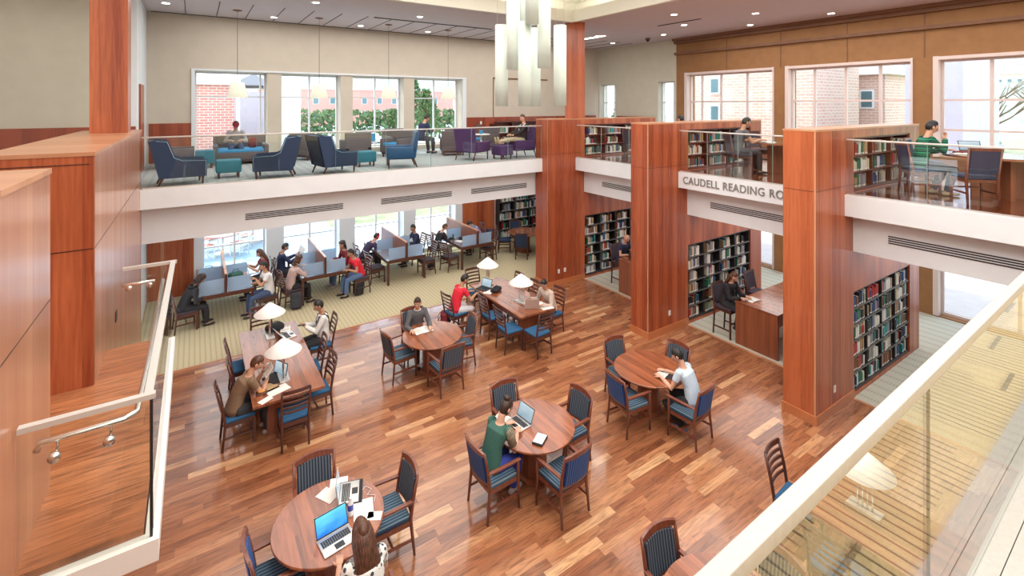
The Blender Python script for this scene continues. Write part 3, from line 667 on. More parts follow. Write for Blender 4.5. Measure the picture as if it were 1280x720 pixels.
# ---------------------------------------------------------------- furniture builders (sitter looks along +Y)
def cpanel(mb, x0, x1, z0, z1, th, yf, n=8, mi=0, top=None):
    """panel curved in plan; yf(x,z) gives the middle surface"""
    vs = []
    for s_ in (-1, 1):
        for j in range(2):
            for i in range(n + 1):
                x = x0 + (x1 - x0) * i / n; z = z1 if j else z0
                if j and top: z += top(x)
                vs.append((x, yf(x, z) + s_ * th / 2, z))
    N = n + 1; fs = []
    for i in range(n):
        a, b, c, d = i, i + 1, N + i + 1, N + i; fs += [(a, b, c, d), (2 * N + b, 2 * N + a, 2 * N + d, 2 * N + c)]
        fs += [(a, 2 * N + a, 2 * N + b, b), (d, c, 2 * N + c, 2 * N + d)]
    fs += [(0, N, 3 * N, 2 * N), (n, 2 * N + n, 3 * N + n, N + n)]
    mb.add(vs, fs, mi); return mb
def ytilt(x, z): return -.225 - (z - .46) * .18 - .035 * (1 - (x / .24) ** 2)
def make_armchair(back='stripe_back'):
    t = thing('armchair', '', 'chair')
    w = 'chair_wood_red'
    for sx in (-1, 1):
        MB().tube([(sx * .255, .235, 0), (sx * .25, .225, .44), (sx * .262, .215, .655)], [.016, .022, .019], 8).build('front_leg', w, t)
        MB().tube([(sx * .25, -.27, 0), (sx * .235, -.225, .44), (sx * .24, -.255, .66), (sx * .245, -.315, .95)], [.016, .023, .021, .016], 8).build('rear_leg', w, t)
        MB().beam((sx * .265, .25, .665), (sx * .245, -.26, .655), .05, .028).build('armrest', w, t, .006)
    MB().rbox((0, 0, .455), (.48, .46, .07), .025).build('seat', 'stripe_seat', t)
    MB().box((-.24, .205, .375), (.24, .235, .43)).box((-.24, -.235, .375), (.24, -.205, .43)).box((-.25, -.22, .375), (-.225, .22, .43)).box((.225, -.22, .375), (.25, .22, .43)).build('seat_frame', w, t)
    m = MB(); cpanel(m, -.205, .205, .53, .875, .045, ytilt, 8, 0, lambda x: .03 * (1 - (x / .2) ** 2)); m.build('backrest', back, t)
    m = MB(); cpanel(m, -.245, .245, .90, .945, .035, lambda x, z: ytilt(x, z) - .004, 8, 0, lambda x: .03 * (1 - (x / .24) ** 2)); m.build('top_rail', w, t)
    m = MB(); cpanel(m, -.235, .235, .49, .53, .03, ytilt, 8); m.build('lower_rail', w, t)
    MB().beam((-.25, .0, .2), (.25, .0, .2), .02, .03).beam((-.25, .22, .2), (-.25, -.24, .2), .02, .03).beam((.25, .22, .2), (.25, -.24, .2), .02, .03).build('stretcher', w, t)
    return t
def make_ladder(seat='blue_fabric', w='chair_wood', nsl=5):
    t = thing('slat_back_chair', '', 'chair')
    for sx in (-1, 1):
        MB().beam((sx * .20, .20, 0), (sx * .20, .20, .43), .036, .036).build('front_leg', w, t, .004)
        MB().tube([(sx * .20, -.25, 0), (sx * .20, -.21, .44), (sx * .205, -.25, .68), (sx * .21, -.32, .98)], [.017, .022, .021, .016], 8).build('rear_leg', w, t)
    MB().rbox((0, 0.0, .46), (.44, .43, .055), .022).build('seat', seat, t)
    MB().box((-.2, .19, .37), (.2, .21, .435)).box((-.2, -.22, .37), (.2, -.2, .435)).box((-.21, -.2, .37), (-.19, .2, .435)).box((.19, -.2, .37), (.21, .2, .435)).build('seat_frame', w, t)
    for k in range(nsl):
        z = .60 + k * .34 / (nsl - 1); h = .034 if k < nsl - 1 else .06
        m = MB(); cpanel(m, -.205, .205, z, z + h, .018, lambda x, z: -.205 - max(0, (z - .44)) * .21 - .03 * (1 - (x / .2) ** 2), 6); m.build('back_slat', w, t)
    MB().beam((-.2, .2, .2), (-.2, -.23, .2), .02, .03).beam((.2, .2, .2), (.2, -.23, .2), .02, .03).beam((-.2, 0, .2), (.2, 0, .2), .02, .03).build('stretcher', w, t)
    return t
def make_pad_chair(fabric='navy_fabric', w='chair_wood_red', sh=.46):
    t = thing('upholstered_chair', '', 'chair'); dz = sh - .46
    for sx in (-1, 1):
        MB().beam((sx * .21, .20, 0), (sx * .21, .20, .43 + dz), .036, .036).build('front_leg', w, t, .004)
        MB().tube([(sx * .21, -.25, 0), (sx * .21, -.21, .44 + dz), (sx * .215, -.30, .95 + dz)], [.018, .023, .018], 8).build('rear_leg', w, t)
    MB().rbox((0, 0, .46 + dz), (.45, .44, .07), .025).build('seat', fabric, t)
    MB().box((-.21, -.21, .375 + dz), (.21, .21, .425 + dz)).build('seat_frame', w, t)
    m = MB(); cpanel(m, -.19, .19, .52 + dz, .90 + dz, .045, lambda x, z: -.215 - (z - .46 - dz) * .17 - .02 * (1 - (x / .2) ** 2), 6); m.build('backrest', fabric, t)
    m = MB(); cpanel(m, -.21, .21, .90 + dz, .95 + dz, .03, lambda x, z: -.215 - (z - .46 - dz) * .17 - .02 * (1 - (x / .2) ** 2), 6); m.build('top_rail', w, t)
    MB().beam((-.21, .2, .2), (-.21, -.23, .2), .02, .03).beam((.21, .2, .2), (.21, -.23, .2), .02, .03).beam((-.21, .2, .25 + dz * .5), (.21, .2, .25 + dz * .5), .02, .03).build('stretcher', w, t)
    return t
def make_wing(fab='navy_fabric', pip='piping_blue'):
    """tall wing chair facing +Y"""
    t = thing('wing_chair', '', 'armchair')
    MB().rbox((0, .03, .34), (.72, .68, .26), .04).build('seat_base', fab, t, 0)
    MB().rbox((0, .07, .47), (.50, .58, .12), .04).build('seat_cushion', fab, t)
    # back: leaning prism
    m = MB(); prof = [(-.30, .30), (-.20, .30), (-.36, 1.14), (-.47, 1.14)]
    m.add([(sx * .34, y, z) for sx in (-1, 1) for y, z in prof], [(0, 1, 2, 3), (7, 6, 5, 4), (0, 4, 5, 1), (1, 5, 6, 2), (2, 6, 7, 3), (3, 7, 4, 0)])
    m.build('backrest', fab, t, .02)
    for sx in (-1, 1):
        m = MB(); pr = [(-.30, .25), (.36, .25), (.37, .62), (.02, .64), (-.10, .72), (-.20, 1.12), (-.36, 1.15), (-.44, 1.12)]
        x0, x1 = sx * .29, sx * .375; n = len(pr)
        vs = [(x0, y, z) for y, z in pr] + [(x1 + (sx * .02 if z < .7 else sx * .03), y, z) for y, z in pr]
        m.add(vs, [tuple(range(n)), tuple(range(n, 2 * n))[::-1]] + [(i, (i + 1) % n, n + (i + 1) % n, n + i) for i in range(n)])
        a = m.build('wing_arm', fab, t, .02)
        MB().tube([(sx * .405, y, z) for y, z in pr[1:7]], .007, 6).build('piping', pip, a)
    for sx in (-1, 1):
        MB().tube([(sx * .32, .32, 0), (sx * .32, .33, .22)], [.016, .024], 8).build('leg', 'chair_wood', t)
        MB().tube([(sx * .31, -.33, 0), (sx * .31, -.26, .22)], [.016, .024], 8).build('leg', 'chair_wood', t)
    return t
def make_tub(fab='purple_fabric'):
    """easy chair with low arms and a tall raked back on timber legs"""
    t = thing('easy_chair', '', 'armchair')
    MB().rbox((0, .04, .36), (.66, .66, .20), .035).build('seat_base', fab, t)
    MB().rbox((0, .07, .47), (.50, .58, .10), .035).build('seat_cushion', fab, t)
    m = MB(); prof = [(-.32, .28), (-.20, .28), (-.33, 1.08), (-.42, 1.08)]
    m.add([(sx * (.33 if z < .5 else .36), y, z) for sx in (-1, 1) for y, z in prof], [(0, 1, 2, 3), (7, 6, 5, 4), (0, 4, 5, 1), (1, 5, 6, 2), (2, 6, 7, 3), (3, 7, 4, 0)])
    m.build('backrest', fab, t, .03)
    for sx in (-1, 1):
        MB().rbox((sx * .335, .05, .46), (.10, .66, .34), .03).build('armrest', fab, t)
        MB().tube([(sx * .32, .33, 0), (sx * .32, .33, .28)], [.016, .024], 8).build('leg', 'chair_wood', t)
        MB().tube([(sx * .31, -.36, 0), (sx * .31, -.27, .28)], [.016, .024], 8).build('leg', 'chair_wood', t)
    return t
def make_ottoman(fab, w=.55, d=.5, h=.42):
    t = thing('ottoman', '', 'ottoman')
    MB().rbox((0, 0, .12 + (h - .12) / 2), (w, d, h - .12), .03).build('cushion', fab, t)
    for sx in (-1, 1):
        for sy in (-1, 1): MB().box((sx * (w / 2 - .06) - .02, sy * (d / 2 - .06) - .02, 0), (sx * (w / 2 - .06) + .02, sy * (d / 2 - .06) + .02, .13)).build('leg', 'chair_wood', t)
    return t
def make_sofa(w=1.5, back=True, seat='sky_fabric', body='grey_fabric', arms=True, d=.75):
    t = thing('sofa', '', 'sofa')
    MB().rbox((0, 0, .27), (w, d, .24), .02).build('base', body, t)
    MB().rbox((0, .03, .42), (w - (.2 if arms else .02), d - .08, .09), .03).build('seat_cushion', seat, t)
    if back: MB().rbox((0, -d / 2 + .06, .60), (w, .13, .50), .03).build('backrest', body, t)
    if arms:
        for sx in (-1, 1): MB().rbox((sx * (w / 2 - .06), 0, .44), (.12, d, .32), .02).build('armrest', body, t)
    MB().box((-w / 2 + .04, -d / 2 + .04, .09), (w / 2 - .04, d / 2 - .04, .16)).build('plinth', 'chair_wood', t)
    for sx in (-1, 1):
        for sy in (-1, 1): MB().box((sx * (w / 2 - .08) - .02, sy * (d / 2 - .08) - .02, 0), (sx * (w / 2 - .08) + .02, sy * (d / 2 - .08) + .02, .1)).build('leg', 'chair_wood', t)
    return t
def round_table(label, x, y, rz=0, r=.61, z=0, h=.75, group=None):
    t = thing('round_table', label, 'table', (x, y, z), rz, group)
    m = MB().lathe([(0, h - .035), (r - .01, h - .035), (r, h - .025), (r, h - .006), (r - .006, h), (0, h)], seg=64, smooth=False); m.build('tabletop', 'table_wood', t)
    MB().lathe([(r * .32, .05), (r * .32, h - .035)], seg=12, smooth=False).build('pedestal', 'counter_wood', t)
    MB().lathe([(r * .42, 0), (r * .42, .045), (r * .36, .06)], seg=12, smooth=False).build('base', 'counter_wood', t)
    return t
AC = Proto(make_armchair()); ACB = Proto(make_armchair('stripe_back_blue'))
RT = [('round table with a man in grey sweater reading, farthest on the wood floor', 4.12, 9.2),
      ('round table with a man in pale blue shirt, in front of the middle partition', 6.85, 5.87),
      ('round table with a woman in green top and a laptop', 4.22, 5.78),
      ('round table with two open laptops and scattered papers', 1.30, 5.76),
      ('round table mostly cut off by the picture bottom beside the foreground rail', 4.17, 2.62)]
for l, x, y in RT: round_table(l, x, y)
def rch(P, x, y, a, label): P.put((x, y, 0), R(a), label)
# angle: 0 faces +Y, -90 faces +X, 90 faces -X, 180 faces -Y
G1 = 'at the grey-sweatered man\'s round table'
rch(AC, 3.50, 9.42, -84, 'striped armchair on the near left ' + G1)
rch(AC, 4.08, 8.50, 4, 'striped armchair seen from behind, nearest the viewer ' + G1)
rch(AC, 4.72, 9.15, 82, 'striped armchair on the right side ' + G1)
rch(AC, 4.05, 9.90, 176, 'wooden armchair with the man in grey sweater in it')
G2 = 'at the round table near the middle partition'
rch(ACB, 6.22, 5.75, -96, 'blue striped armchair, left front ' + G2)
rch(AC, 6.80, 6.40, 176, 'dark striped armchair, far left ' + G2)
rch(AC, 7.40, 5.86, 93, 'dark striped armchair, far right ' + G2)
rch(ACB, 6.86, 5.02, 6, 'blue striped armchair behind the man in pale blue shirt')
G3 = 'at the green-topped woman\'s round table'
rch(ACB, 3.46, 5.66, -88, 'blue striped armchair with the woman in green in it')
rch(ACB, 4.20, 5.10, 4, 'empty blue striped armchair seen from behind, right front ' + G3)
rch(AC, 4.84, 5.76, 92, 'striped armchair on the right side ' + G3)
rch(AC, 4.22, 6.32, 178, 'striped armchair tucked in on the far side ' + G3)
G4 = 'at the round table with two laptops'
rch(AC, 1.30, 6.30, 180, 'striped armchair tucked in on the far side ' + G4)
rch(ACB, .78, 5.66, -90, 'blue striped armchair at the left ' + G4)
rch(AC, 1.98, 5.80, 90, 'striped armchair at the right ' + G4)
rch(AC, 1.42, 4.62, -4, 'wooden armchair under the long-haired woman at the picture bottom')
rch(AC, 4.14, 3.12, 176, 'dark striped armchair beside the foreground rail, far side of its round table')
rch(AC, 4.66, 2.55, 90, 'dark striped armchair seen through the foreground glass')
# small round table by the far bookcase with four chairs
round_table('round table beside the far bookcase under the lounge', 10.35, 14.75, r=.62)
PCN = Proto(make_pad_chair('navy_fabric', 'dark_wood'))
for x, y, a, l in ((9.72, 15.15, -120, 'left'), (10.5, 15.45, 170, 'far'), (9.85, 14.2, -40, 'near left'), (10.75, 14.1, 30, 'near right')):
    PCN.put((x, y, 0), R(a), 'dark blue padded chair, %s side of the round table beside the far bookcase' % l)
# ---------------------------------------------------------------- long tables with lamps
def long_table(label, x0, x1, y0, y1):
    t = thing('long_table', label, 'table', ((x0 + x1) / 2, (y0 + y1) / 2, 0)); w = (x1 - x0) / 2; l = (y1 - y0) / 2
    MB().box((-w, -l, .705), (w, l, .75)).build('tabletop', 'table_wood', t, .004)
    for s_ in (-1, 1):
        MB().box((-w * .55, s_ * (l - .40) - .03, 0), (w * .55, s_ * (l - .40) + .03, .705)).build('leg_panel', 'counter_wood', t)
    MB().box((-.02, -l + .4, .25), (.02, l - .4, .60)).build('modesty_panel', 'counter_wood', t)
    return t
long_table('long wooden table with two lamps at left, nearest the stair landing', .77, 1.86, 8.52, 11.46)
long_table('long wooden table with two lamps in front of the corner partition', 6.07, 7.08, 8.82, 11.22)
long_table('long wooden table with one lamp seen through the foreground glass', 6.0, 7.05, .75, 2.85)
def make_lamp():
    t = thing('table_lamp', '', 'lamp')
    MB().box((-.08, -.17, 0), (.08, .17, .035)).build('base', 'steel', t, .005)
    for y in (-.075, -.025, .025, .075): MB().tube([(0, y, .03), (0, y, .55)], .011, 10).build('post', 'steel_bright', t)
    MB().lathe([(.29, .47), (.295, .475), (.05, .67), (.02, .685), (0, .685)], seg=40).lathe([(.285, .472), (.05, .66)], seg=40).build('lamp_shade', 'lamp_white', t)
    MB().lathe([(.02, .68), (.02, .70), (0, .705)], seg=12).build('finial', 'steel', t)
    return t
LP = Proto(make_lamp())
LP.put((1.30, 9.15, .75), 0, 'white conical table lamp beside the man holding up a book')
LP.put((1.30, 10.95, .75), 0, 'white conical table lamp at the far end of the left long table')
LP.put((6.55, 9.48, .75), R(10), 'white conical table lamp beside the open laptop and the man in beige shirt')
LP.put((6.52, 11.0, .75), 0, 'white conical table lamp nearest the student in red shirt and shorts')
LP.put((6.55, 2.40, .75), 0, 'white conical table lamp seen through the foreground glass')
LC = Proto(make_ladder())
def lch(x, y, a, label): LC.put((x, y, 0), R(a), label)
T1 = 'of the left long table'
lch(1.36, 8.56, 0, 'slat-back chair with blue seat at the near end ' + T1)
lch(.62, 9.05, -88, 'slat-back chair with the man holding up a book in it')
lch(.82, 9.83, -92, 'slat-back chair with blue seat, nearest one behind the man holding up a book')
lch(.82, 10.62, -90, 'blue-seated slat-back chair, farthest on the left side ' + T1)
lch(1.80, 9.05, 93, 'blue-seated slat-back chair, nearest on the right side ' + T1)
lch(1.82, 9.85, 88, 'slat-back chair with blue seat, nearest to the man with dark straps')
lch(2.22, 10.72, 88, 'slat-back chair with the man with dark straps in it')
lch(1.25, 11.72, 180, 'slat-back chair at the far end ' + T1)
T2 = 'of the middle long table'
lch(5.34, 10.50, -82, 'slat-back chair with the student in red shirt in it')
lch(5.99, 9.84, -90, 'slat-back chair with blue seat, midway along the left ' + T2)
lch(5.95, 9.06, -92, 'blue-seated slat-back chair, nearest on the left side ' + T2)
lch(6.38, 8.60, 4, 'slat-back chair with blue seat at the near end ' + T2)
lch(7.22, 9.20, 96, 'slat-back chair with the man in beige shirt in it')
lch(7.0, 9.95, 90, 'slat-back chair hidden behind the nearer lamp ' + T2)
lch(6.98, 10.62, 90, 'slat-back chair, farthest on the right side ' + T2)
lch(6.40, 11.34, 180, 'slat-back chair at the far end ' + T2)
lch(6.42, 3.08, 186, 'slat-back chair just left of the foreground rail')
lch(5.86, 2.40, -90, 'slat-back chair with blue seat seen through the foreground glass')
# ---------------------------------------------------------------- study carrels
def frost():
    m, t, b = new_mat('frosted_panel'); g = G(t)
    out = [x for x in t.nodes if x.type == 'OUTPUT_MATERIAL'][0]
    b.inputs['Base Color'].default_value = (0.56, 0.67, 0.78, 1); b.inputs['Roughness'].default_value = 0.35
    tr = g.n('ShaderNodeBsdfTransparent'); tr.inputs[0].default_value = (.8, .9, 1, 1); mx = g.n('ShaderNodeMixShader'); mx.inputs[0].default_value = .68
    tl = g.n('ShaderNodeBsdfTranslucent'); tl.inputs[0].default_value = (0.5, 0.66, 0.82, 1); m2 = g.n('ShaderNodeMixShader'); m2.inputs[0].default_value = .5
    t.links.new(b.outputs[0], m2.inputs[1]); t.links.new(tl.outputs[0], m2.inputs[2])
    t.links.new(tr.outputs[0], mx.inputs[1]); t.links.new(m2.outputs[0], mx.inputs[2]); t.links.new(mx.outputs[0], out.inputs[0]); return m
M['frost'] = frost()
M['desk_top'] = mat('desk_top', (0.20, 0.16, 0.16), 0.12, noise=.1, nscale=10, coat=.8)
def make_carrel():
    t = thing('study_carrel', '', 'table'); w, l = .625, 1.22      # origin at the middle of the near edge
    MB().box((-w, 0, .715), (w, 2 * l, .75)).build('tabletop', 'desk_top', t)
    MB().box((-w, -.002, .655), (w, .03, .752)).box((-w, 2 * l - .03, .66), (w, 2 * l, .715)).box((-w - .002, 0, .66), (-w + .03, 2 * l, .752)).box((w - .03, 0, .66), (w + .002, 2 * l, .752)).build('apron', 'chair_wood', t)
    for sx in (-1, 1):
        for y in (.035, 2 * l - .035): MB().box((sx * (w - .035) - .03, y - .03, 0), (sx * (w - .035) + .03, y + .03, .69)).build('leg', 'chair_wood', t)
    MB().box((-.022, .02, .75), (.022, 2 * l - .02, 1.21)).build('divider', 'counter_wood', t)
    MB().box((-.03, .01, 1.21), (.03, 2 * l - .01, 1.235)).build('divider_cap', 'cap_wood', t)
    for sx in (-1, 1):
        for y in (.07, 1.20):
            a, b = sorted((sx * .04, sx * .56)); MB().box((a, y - .006, .755), (b, y + .006, 1.10)).build('frosted_panel', 'frost', t)
    MB().box((-.025, .0, .66), (.025, .03, 1.2)).build('end_post', 'dark_wood', t)
    return t
CR = Proto(make_carrel())
cx = [.68, 3.08, 5.52, 8.05]
cl_ = ['with green and black bags on it, nearest the landing', 'with a dark backpack leaning on its near left leg', 'with empty near places, before the third lower window', 'nearest the wood panelled wall']
for x, l in zip(cx, cl_): CR.put((x, 14.10 if x < 4 else 14.22, 0), 0, 'four-seat study carrel table ' + l)
KC = Proto(make_ladder('dark_fabric', 'chair_wood', 6))
def kch(x, y, a, l): KC.put((x, y, 0), R(a), l)
kch(-.16, 14.22, -82, 'dark slat-back chair with the person in black hoodie in it')
kch(1.62, 14.22, 96, 'dark slat-back chair with the student in white T-shirt in it')
kch(1.66, 15.5, 90, 'dark slat-back chair of the woman reading by the first lower window')
kch(2.24, 14.30, -80, 'dark slat-back chair with the woman in pink sweater in it')
kch(2.22, 15.75, -86, 'dark slat-back chair with the man in navy jacket beside the white pillar')
kch(4.04, 14.20, 98, 'dark slat-back chair with the student in red polo in it')
kch(3.95, 15.10, 90, 'dark slat-back chair with the curly-haired woman in it')
kch(4.72, 14.80, -84, 'empty dark slat-back chair at the near left place of the third carrel table')
kch(4.68, 15.78, -86, 'dark slat-back chair with the person bent over in a dark hoodie')
kch(6.32, 14.62, 90, 'dark slat-back chair tucked under the near right of the third carrel table')
kch(6.42, 15.75, 90, 'dark slat-back chair with the man in navy by the third carrel table')
kch(7.12, 14.5, -74, 'empty dark slat-back chair pulled out from the carrel table nearest the panelled wall')
kch(7.14, 15.62, -88, 'dark slat-back chair with the man in black sweater in it')
kch(8.72, 14.72, 90, 'dark slat-back chair tucked under the carrel table nearest the panelled wall')
kch(8.88, 15.9, 90, 'dark slat-back chair with the person in lavender shirt in it')
# ---------------------------------------------------------------- counter desks between the partitions
def counter(label, x0, x1, y0, y1, h=.98):
    t = thing('counter_table', label, 'table', ((x0 + x1) / 2, (y0 + y1) / 2, 0)); w = (x1 - x0) / 2; l = (y1 - y0) / 2
    MB().box((-w, -l, h - .04), (w, l, h)).build('tabletop', 'table_wood', t, .003)
    for s_ in (-1, 1):
        a, b = sorted((s_ * (w - .01), s_ * (w - .08))); MB().box((a, -l + .01, 0), (b, l - .01, h - .04)).build('end_panel', 'counter_wood', t)
    MB().box((-w + .08, -.02, .3), (w - .08, .02, h - .1)).build('modesty_panel', 'counter_wood', t)
    MB().beam((-w + .08, -.15, .2), (w - .08, -.15, .2), .03, .03).beam((-w + .08, .15, .2), (w - .08, .15, .2), .03, .03).build('footrest', 'steel', t)
    return t
counter('tall wooden counter table with a woman in black reading at it', 10.42, 13.2, 5.42, 6.40)
counter('tall wooden counter table beside the bald man', 10.42, 12.6, 9.15, 10.05)
ST = Proto(make_pad_chair('dark_fabric', 'dark_wood', .68)); ST.r.name = 'counter_stool'
ST.put((10.66, 6.72, 0), R(178), 'tall dark chair with the woman in black in it')
ST.put((12.1, 6.75, 0), R(180), 'tall dark chair beside the woman in black, by the bookcase end')
ST.put((11.15, 5.18, 0), R(0), 'tall dark chair half hidden by the nearest right partition')
ST.put((12.9, 5.1, 0), R(10), 'tall dark chair at the far end of the counter table by the lower windows')
ST.put((10.95, 10.4, 0), R(180), 'tall dark chair with the bald man in it')
# ---------------------------------------------------------------- lounge on the far mezzanine
WC = Proto(make_wing())
for _c in (WC,): _c.r.scale = (1.05, 1.15, .81)
WC.put((-.24, 12.16, UZ), R(-86), 'navy wing chair with pale piping, leftmost by the glass railing')
WC.put((1.58, 12.16, UZ), R(78), 'navy wing chair turned left, left one of a pair seen from behind')
WC.put((2.84, 12.18, UZ), R(-80), 'navy wing chair turned right, right one of a pair seen from behind')
WB = Proto(make_tub('blue_leather')); WB.r.scale = (1.05, 1.05, .88); WB.put((4.62, 12.3, UZ), R(74), 'bright blue leather easy chair turned left by the glass railing')
TC = Proto(make_tub('purple_fabric')); TC.r.scale = (1.05, 1.05, .88)
TC.put((7.00, 12.75, UZ), R(-64), 'purple easy chair seen from behind beside the small round table')
TC.put((8.62, 12.50, UZ), R(86), 'purple easy chair with the reclining student in it')
OT = Proto(make_ottoman('teal_fabric', .5, .45, .40)); OT.put((.66, 12.72, UZ), 0, 'teal ottoman in front of the leftmost wing chair'); OT.put((3.85, 13.0, UZ), 0, 'teal ottoman between the pair of wing chairs and the bright blue chair')
o = make_ottoman('purple_fabric', .48, .5, .42); o.location = (7.88, 12.42, UZ); o.rotation_euler = (0, 0, R(5)); o['label'] = 'purple ottoman under the feet of the reclining student'
s = make_sofa(1.35, d=1.15); s.location = (1.12, 15.75, UZ); s.rotation_euler = (0, 0, R(178)); s.scale = (1, 1, .88); s['label'] = 'grey sofa with bright blue seat and a person in cap on it'
s = make_sofa(.9, seat='dark_fabric'); s.location = (-.36, 15.5, UZ); s.rotation_euler = (0, 0, R(-90)); s.scale = (1, 1, .85); s['label'] = 'small grey lounge seat by the left wainscot'
s = make_ottoman('teal_fabric', .42, .45, .46); s.location = (.24, 14.95, UZ); s['label'] = 'small teal stool beside the small grey lounge seat'
def grey_chair(x, y, a, label, seat='sky_fabric'):
    s = make_sofa(.78, seat=seat); s.name = 'lounge_chair'; s['category'] = 'armchair'; s.location = (x, y, UZ); s.rotation_euler = (0, 0, R(a)); s['label'] = label; s.scale = (1, 1, .95)
grey_chair(4.15, 15.0, 0, 'grey lounge chair seen from behind in front of the second upper window')
grey_chair(2.9, 15.6, -60, 'grey lounge chair behind the pair of wing chairs')
grey_chair(5.45, 14.9, 120, 'grey lounge chair with bright blue seat beside the low white table')
grey_chair(5.9, 16.25, 180, 'bright blue lounge chair against the third upper window', 'sky_fabric')
grey_chair(7.9, 15.7, 150, 'blue lounge chair behind the seated student in navy')
grey_chair(7.15, 14.35, -20, 'dark grey lounge chair left of the pale side table')
grey_chair(8.95, 15.3, 100, 'grey striped lounge chair beside the panelled wall')
t = thing('low_table', 'low white table in front of the third upper window', 'table', (4.95, 15.75, UZ))
MB().box((-.4, -.3, .42), (.4, .3, .45)).build('tabletop', 'white_metal', t, .004)
for sx in (-1, 1):
    for sy in (-1, 1): MB().box((sx * .37 - .015, sy * .27 - .015, 0), (sx * .37 + .015, sy * .27 + .015, .42)).build('leg', 'steel', t)
t = thing('side_table', 'small pale round side table behind the purple easy chair', 'table', (7.9, 13.75, UZ))
MB().lathe([(0, .66), (.28, .66), (.29, .68), (.28, .69), (0, .69)], seg=32).build('tabletop', 'white_metal', t); MB().tube([(0, 0, 0), (0, 0, .66)], .03, 12).build('pole', 'steel', t); MB().lathe([(.2, 0), (.2, .02), (.03, .04)], seg=24).build('base', 'steel', t)
t = thing('trolley', 'low wooden book trolley with books beside the far bookcase wall', 'cart', (9.5, 16.2, UZ)); MB().box((-.3, -.2, .1), (.3, .2, .14)).box((-.3, -.2, .5), (.3, .2, .54)).build('shelf', 'chair_wood', t); MB().box((-.32, -.2, .05), (-.3, .2, .9)).box((.3, -.2, .05), (.32, .2, .9)).build('side_panel', 'chair_wood', t)
# ---------------------------------------------------------------- right mezzanine tables and chairs
PC = Proto(make_pad_chair('navy_fabric', 'chair_wood_red'))
def big_round(label, x, y, z, r=.75):
    t = thing('reading_table', label, 'table', (x, y, z))
    MB().lathe([(0, .71), (r, .71), (r, .75), (0, .75)], seg=56, smooth=False).build('tabletop', M_top, t)
    for a in (0, PI / 2): MB().box((-.42, -.03, 0), (.42, .03, .71), T=Matrix.Rotation(a + .5, 4, 'Z')).build('leg_panel', 'counter_wood', t)
    return t
M_top = mat('glossy_top', (0.26, 0.09, 0.05), 0.06, coat=1.0)
big_round('glossy round reading table beside the student in green sweater', 12.0, 2.3, UZ, .8)
big_round('glossy round reading table behind the lettered glass railing', 11.95, 6.0, UZ, .8)
big_round('dark round reading table between the farthest two partitions on the upper level', 11.6, 9.6, UZ, .7)
PC.put((11.24, 3.24, UZ), R(-138), 'dark wooden chair with the student in green sweater in it')
PC.put((10.86, 2.42, UZ), R(-50), 'wooden chair with blue padded back seen squarely from behind at upper right')
PC.put((12.6, 3.55, UZ), R(-176), 'wooden padded chair across the reading table near the right edge')
PC.put((11.9, 1.25, UZ), R(0), 'wooden padded chair cut off by the right picture edge on the upper level')
PC.put((13.4, 2.0, UZ), R(80), 'wooden padded chair on the window side of the upper right reading table')
PCD = Proto(make_pad_chair('dark_fabric', 'dark_wood'))
PCD.put((10.98, 6.62, UZ), R(-128), 'dark chair with the student behind the lettered band in it')
PCD.put((11.35, 5.05, UZ), R(-25), 'dark chair beside the nearest right partition on the upper level')
PCD.put((12.4, 6.9, UZ), R(160), 'dark chair on the window side of the reading table behind the lettered band')
PCD.put((10.75, 9.7, UZ), R(-90), 'dark chair with its back to the short glass railing')
PCD.put((11.7, 8.7, UZ), R(0), 'dark chair behind the middle partition top on the upper level')
# ---------------------------------------------------------------- lamps overhead
def make_pendant(drop):
    t = thing('pendant_lamp', '', 'lamp')
    MB().lathe([(.05, -.03), (.12, -.01), (.12, 0), (0, 0)], seg=20).build('canopy', 'brown_trim', t)
    MB().tube([(0, 0, 0), (0, 0, -drop)], .006, 6).build('cord', 'black_metal', t)
    MB().lathe([(.25, -drop - .42), (.17, -drop - .02), (.165, -drop), (.24, -drop - .42)], seg=28).build('lamp_shade', 'pendant_shade', t)
    return t
PD = Proto(make_pendant(2.0))
for x, l in ((1.01, 'pendant lamp with pale drum shade in front of the first upper window'), (3.16, 'pendant lamp with pale drum shade in front of the second upper window'), (5.31, 'pendant lamp with pale drum shade in front of the third upper window'), (7.45, 'pendant lamp with pale drum shade in front of the fourth upper window')):
    PD.put((x, 15.3, CZ), 0, l)
ch = thing('chandelier', 'large cluster of glowing translucent white tubes hanging over the reading room', 'chandelier', (4.5, 6.0, 8.95))
TB = [(627, 32, 133, 7.45), (641.5, -14, 87, 7.30), (656, 25, 133, 7.15), (668, 38, 133, 7.75), (680, -18, 85, 7.2), (700, 28, 132, 7.55), (650, -60, 40, 7.9), (665, -70, 30, 7.0)]
fx, fy = math.cos(YAW), math.sin(YAW)
for u, v0, v1, d in TB:
    r_ = (u - 640) / 600 * d; x = fx * d + fy * r_ - 4.5; y = fy * d - fx * r_ - 6.0
    zb = 5.5 - (v1 - 131) * d / 600 - 8.95; zt = zb + 1.26
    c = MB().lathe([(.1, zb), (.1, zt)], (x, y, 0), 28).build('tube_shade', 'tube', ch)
    for a in (0, PI): MB().tube([(x + .08 * math.cos(a), y + .08 * math.sin(a), zt), (x + .08 * math.cos(a), y + .08 * math.sin(a), 0)], .003, 5).build('cable', 'steel', c)
MB().lathe([(.5, -.06), (.5, 0), (0, 0)], seg=40).build('canopy', 'white_metal', ch)
def make_downlight():
    t = thing('ceiling_light', '', 'lamp'); MB().lathe([(.095, -.008), (.11, -.004), (.11, 0), (0, 0)], seg=20).build('trim_ring', 'white_metal', t); MB().lathe([(0, -.012), (.085, -.012), (.085, -.004), (0, -.004)], seg=20).build('diffuser', 'lamp_glow', t); return t
DL = Proto(make_downlight())
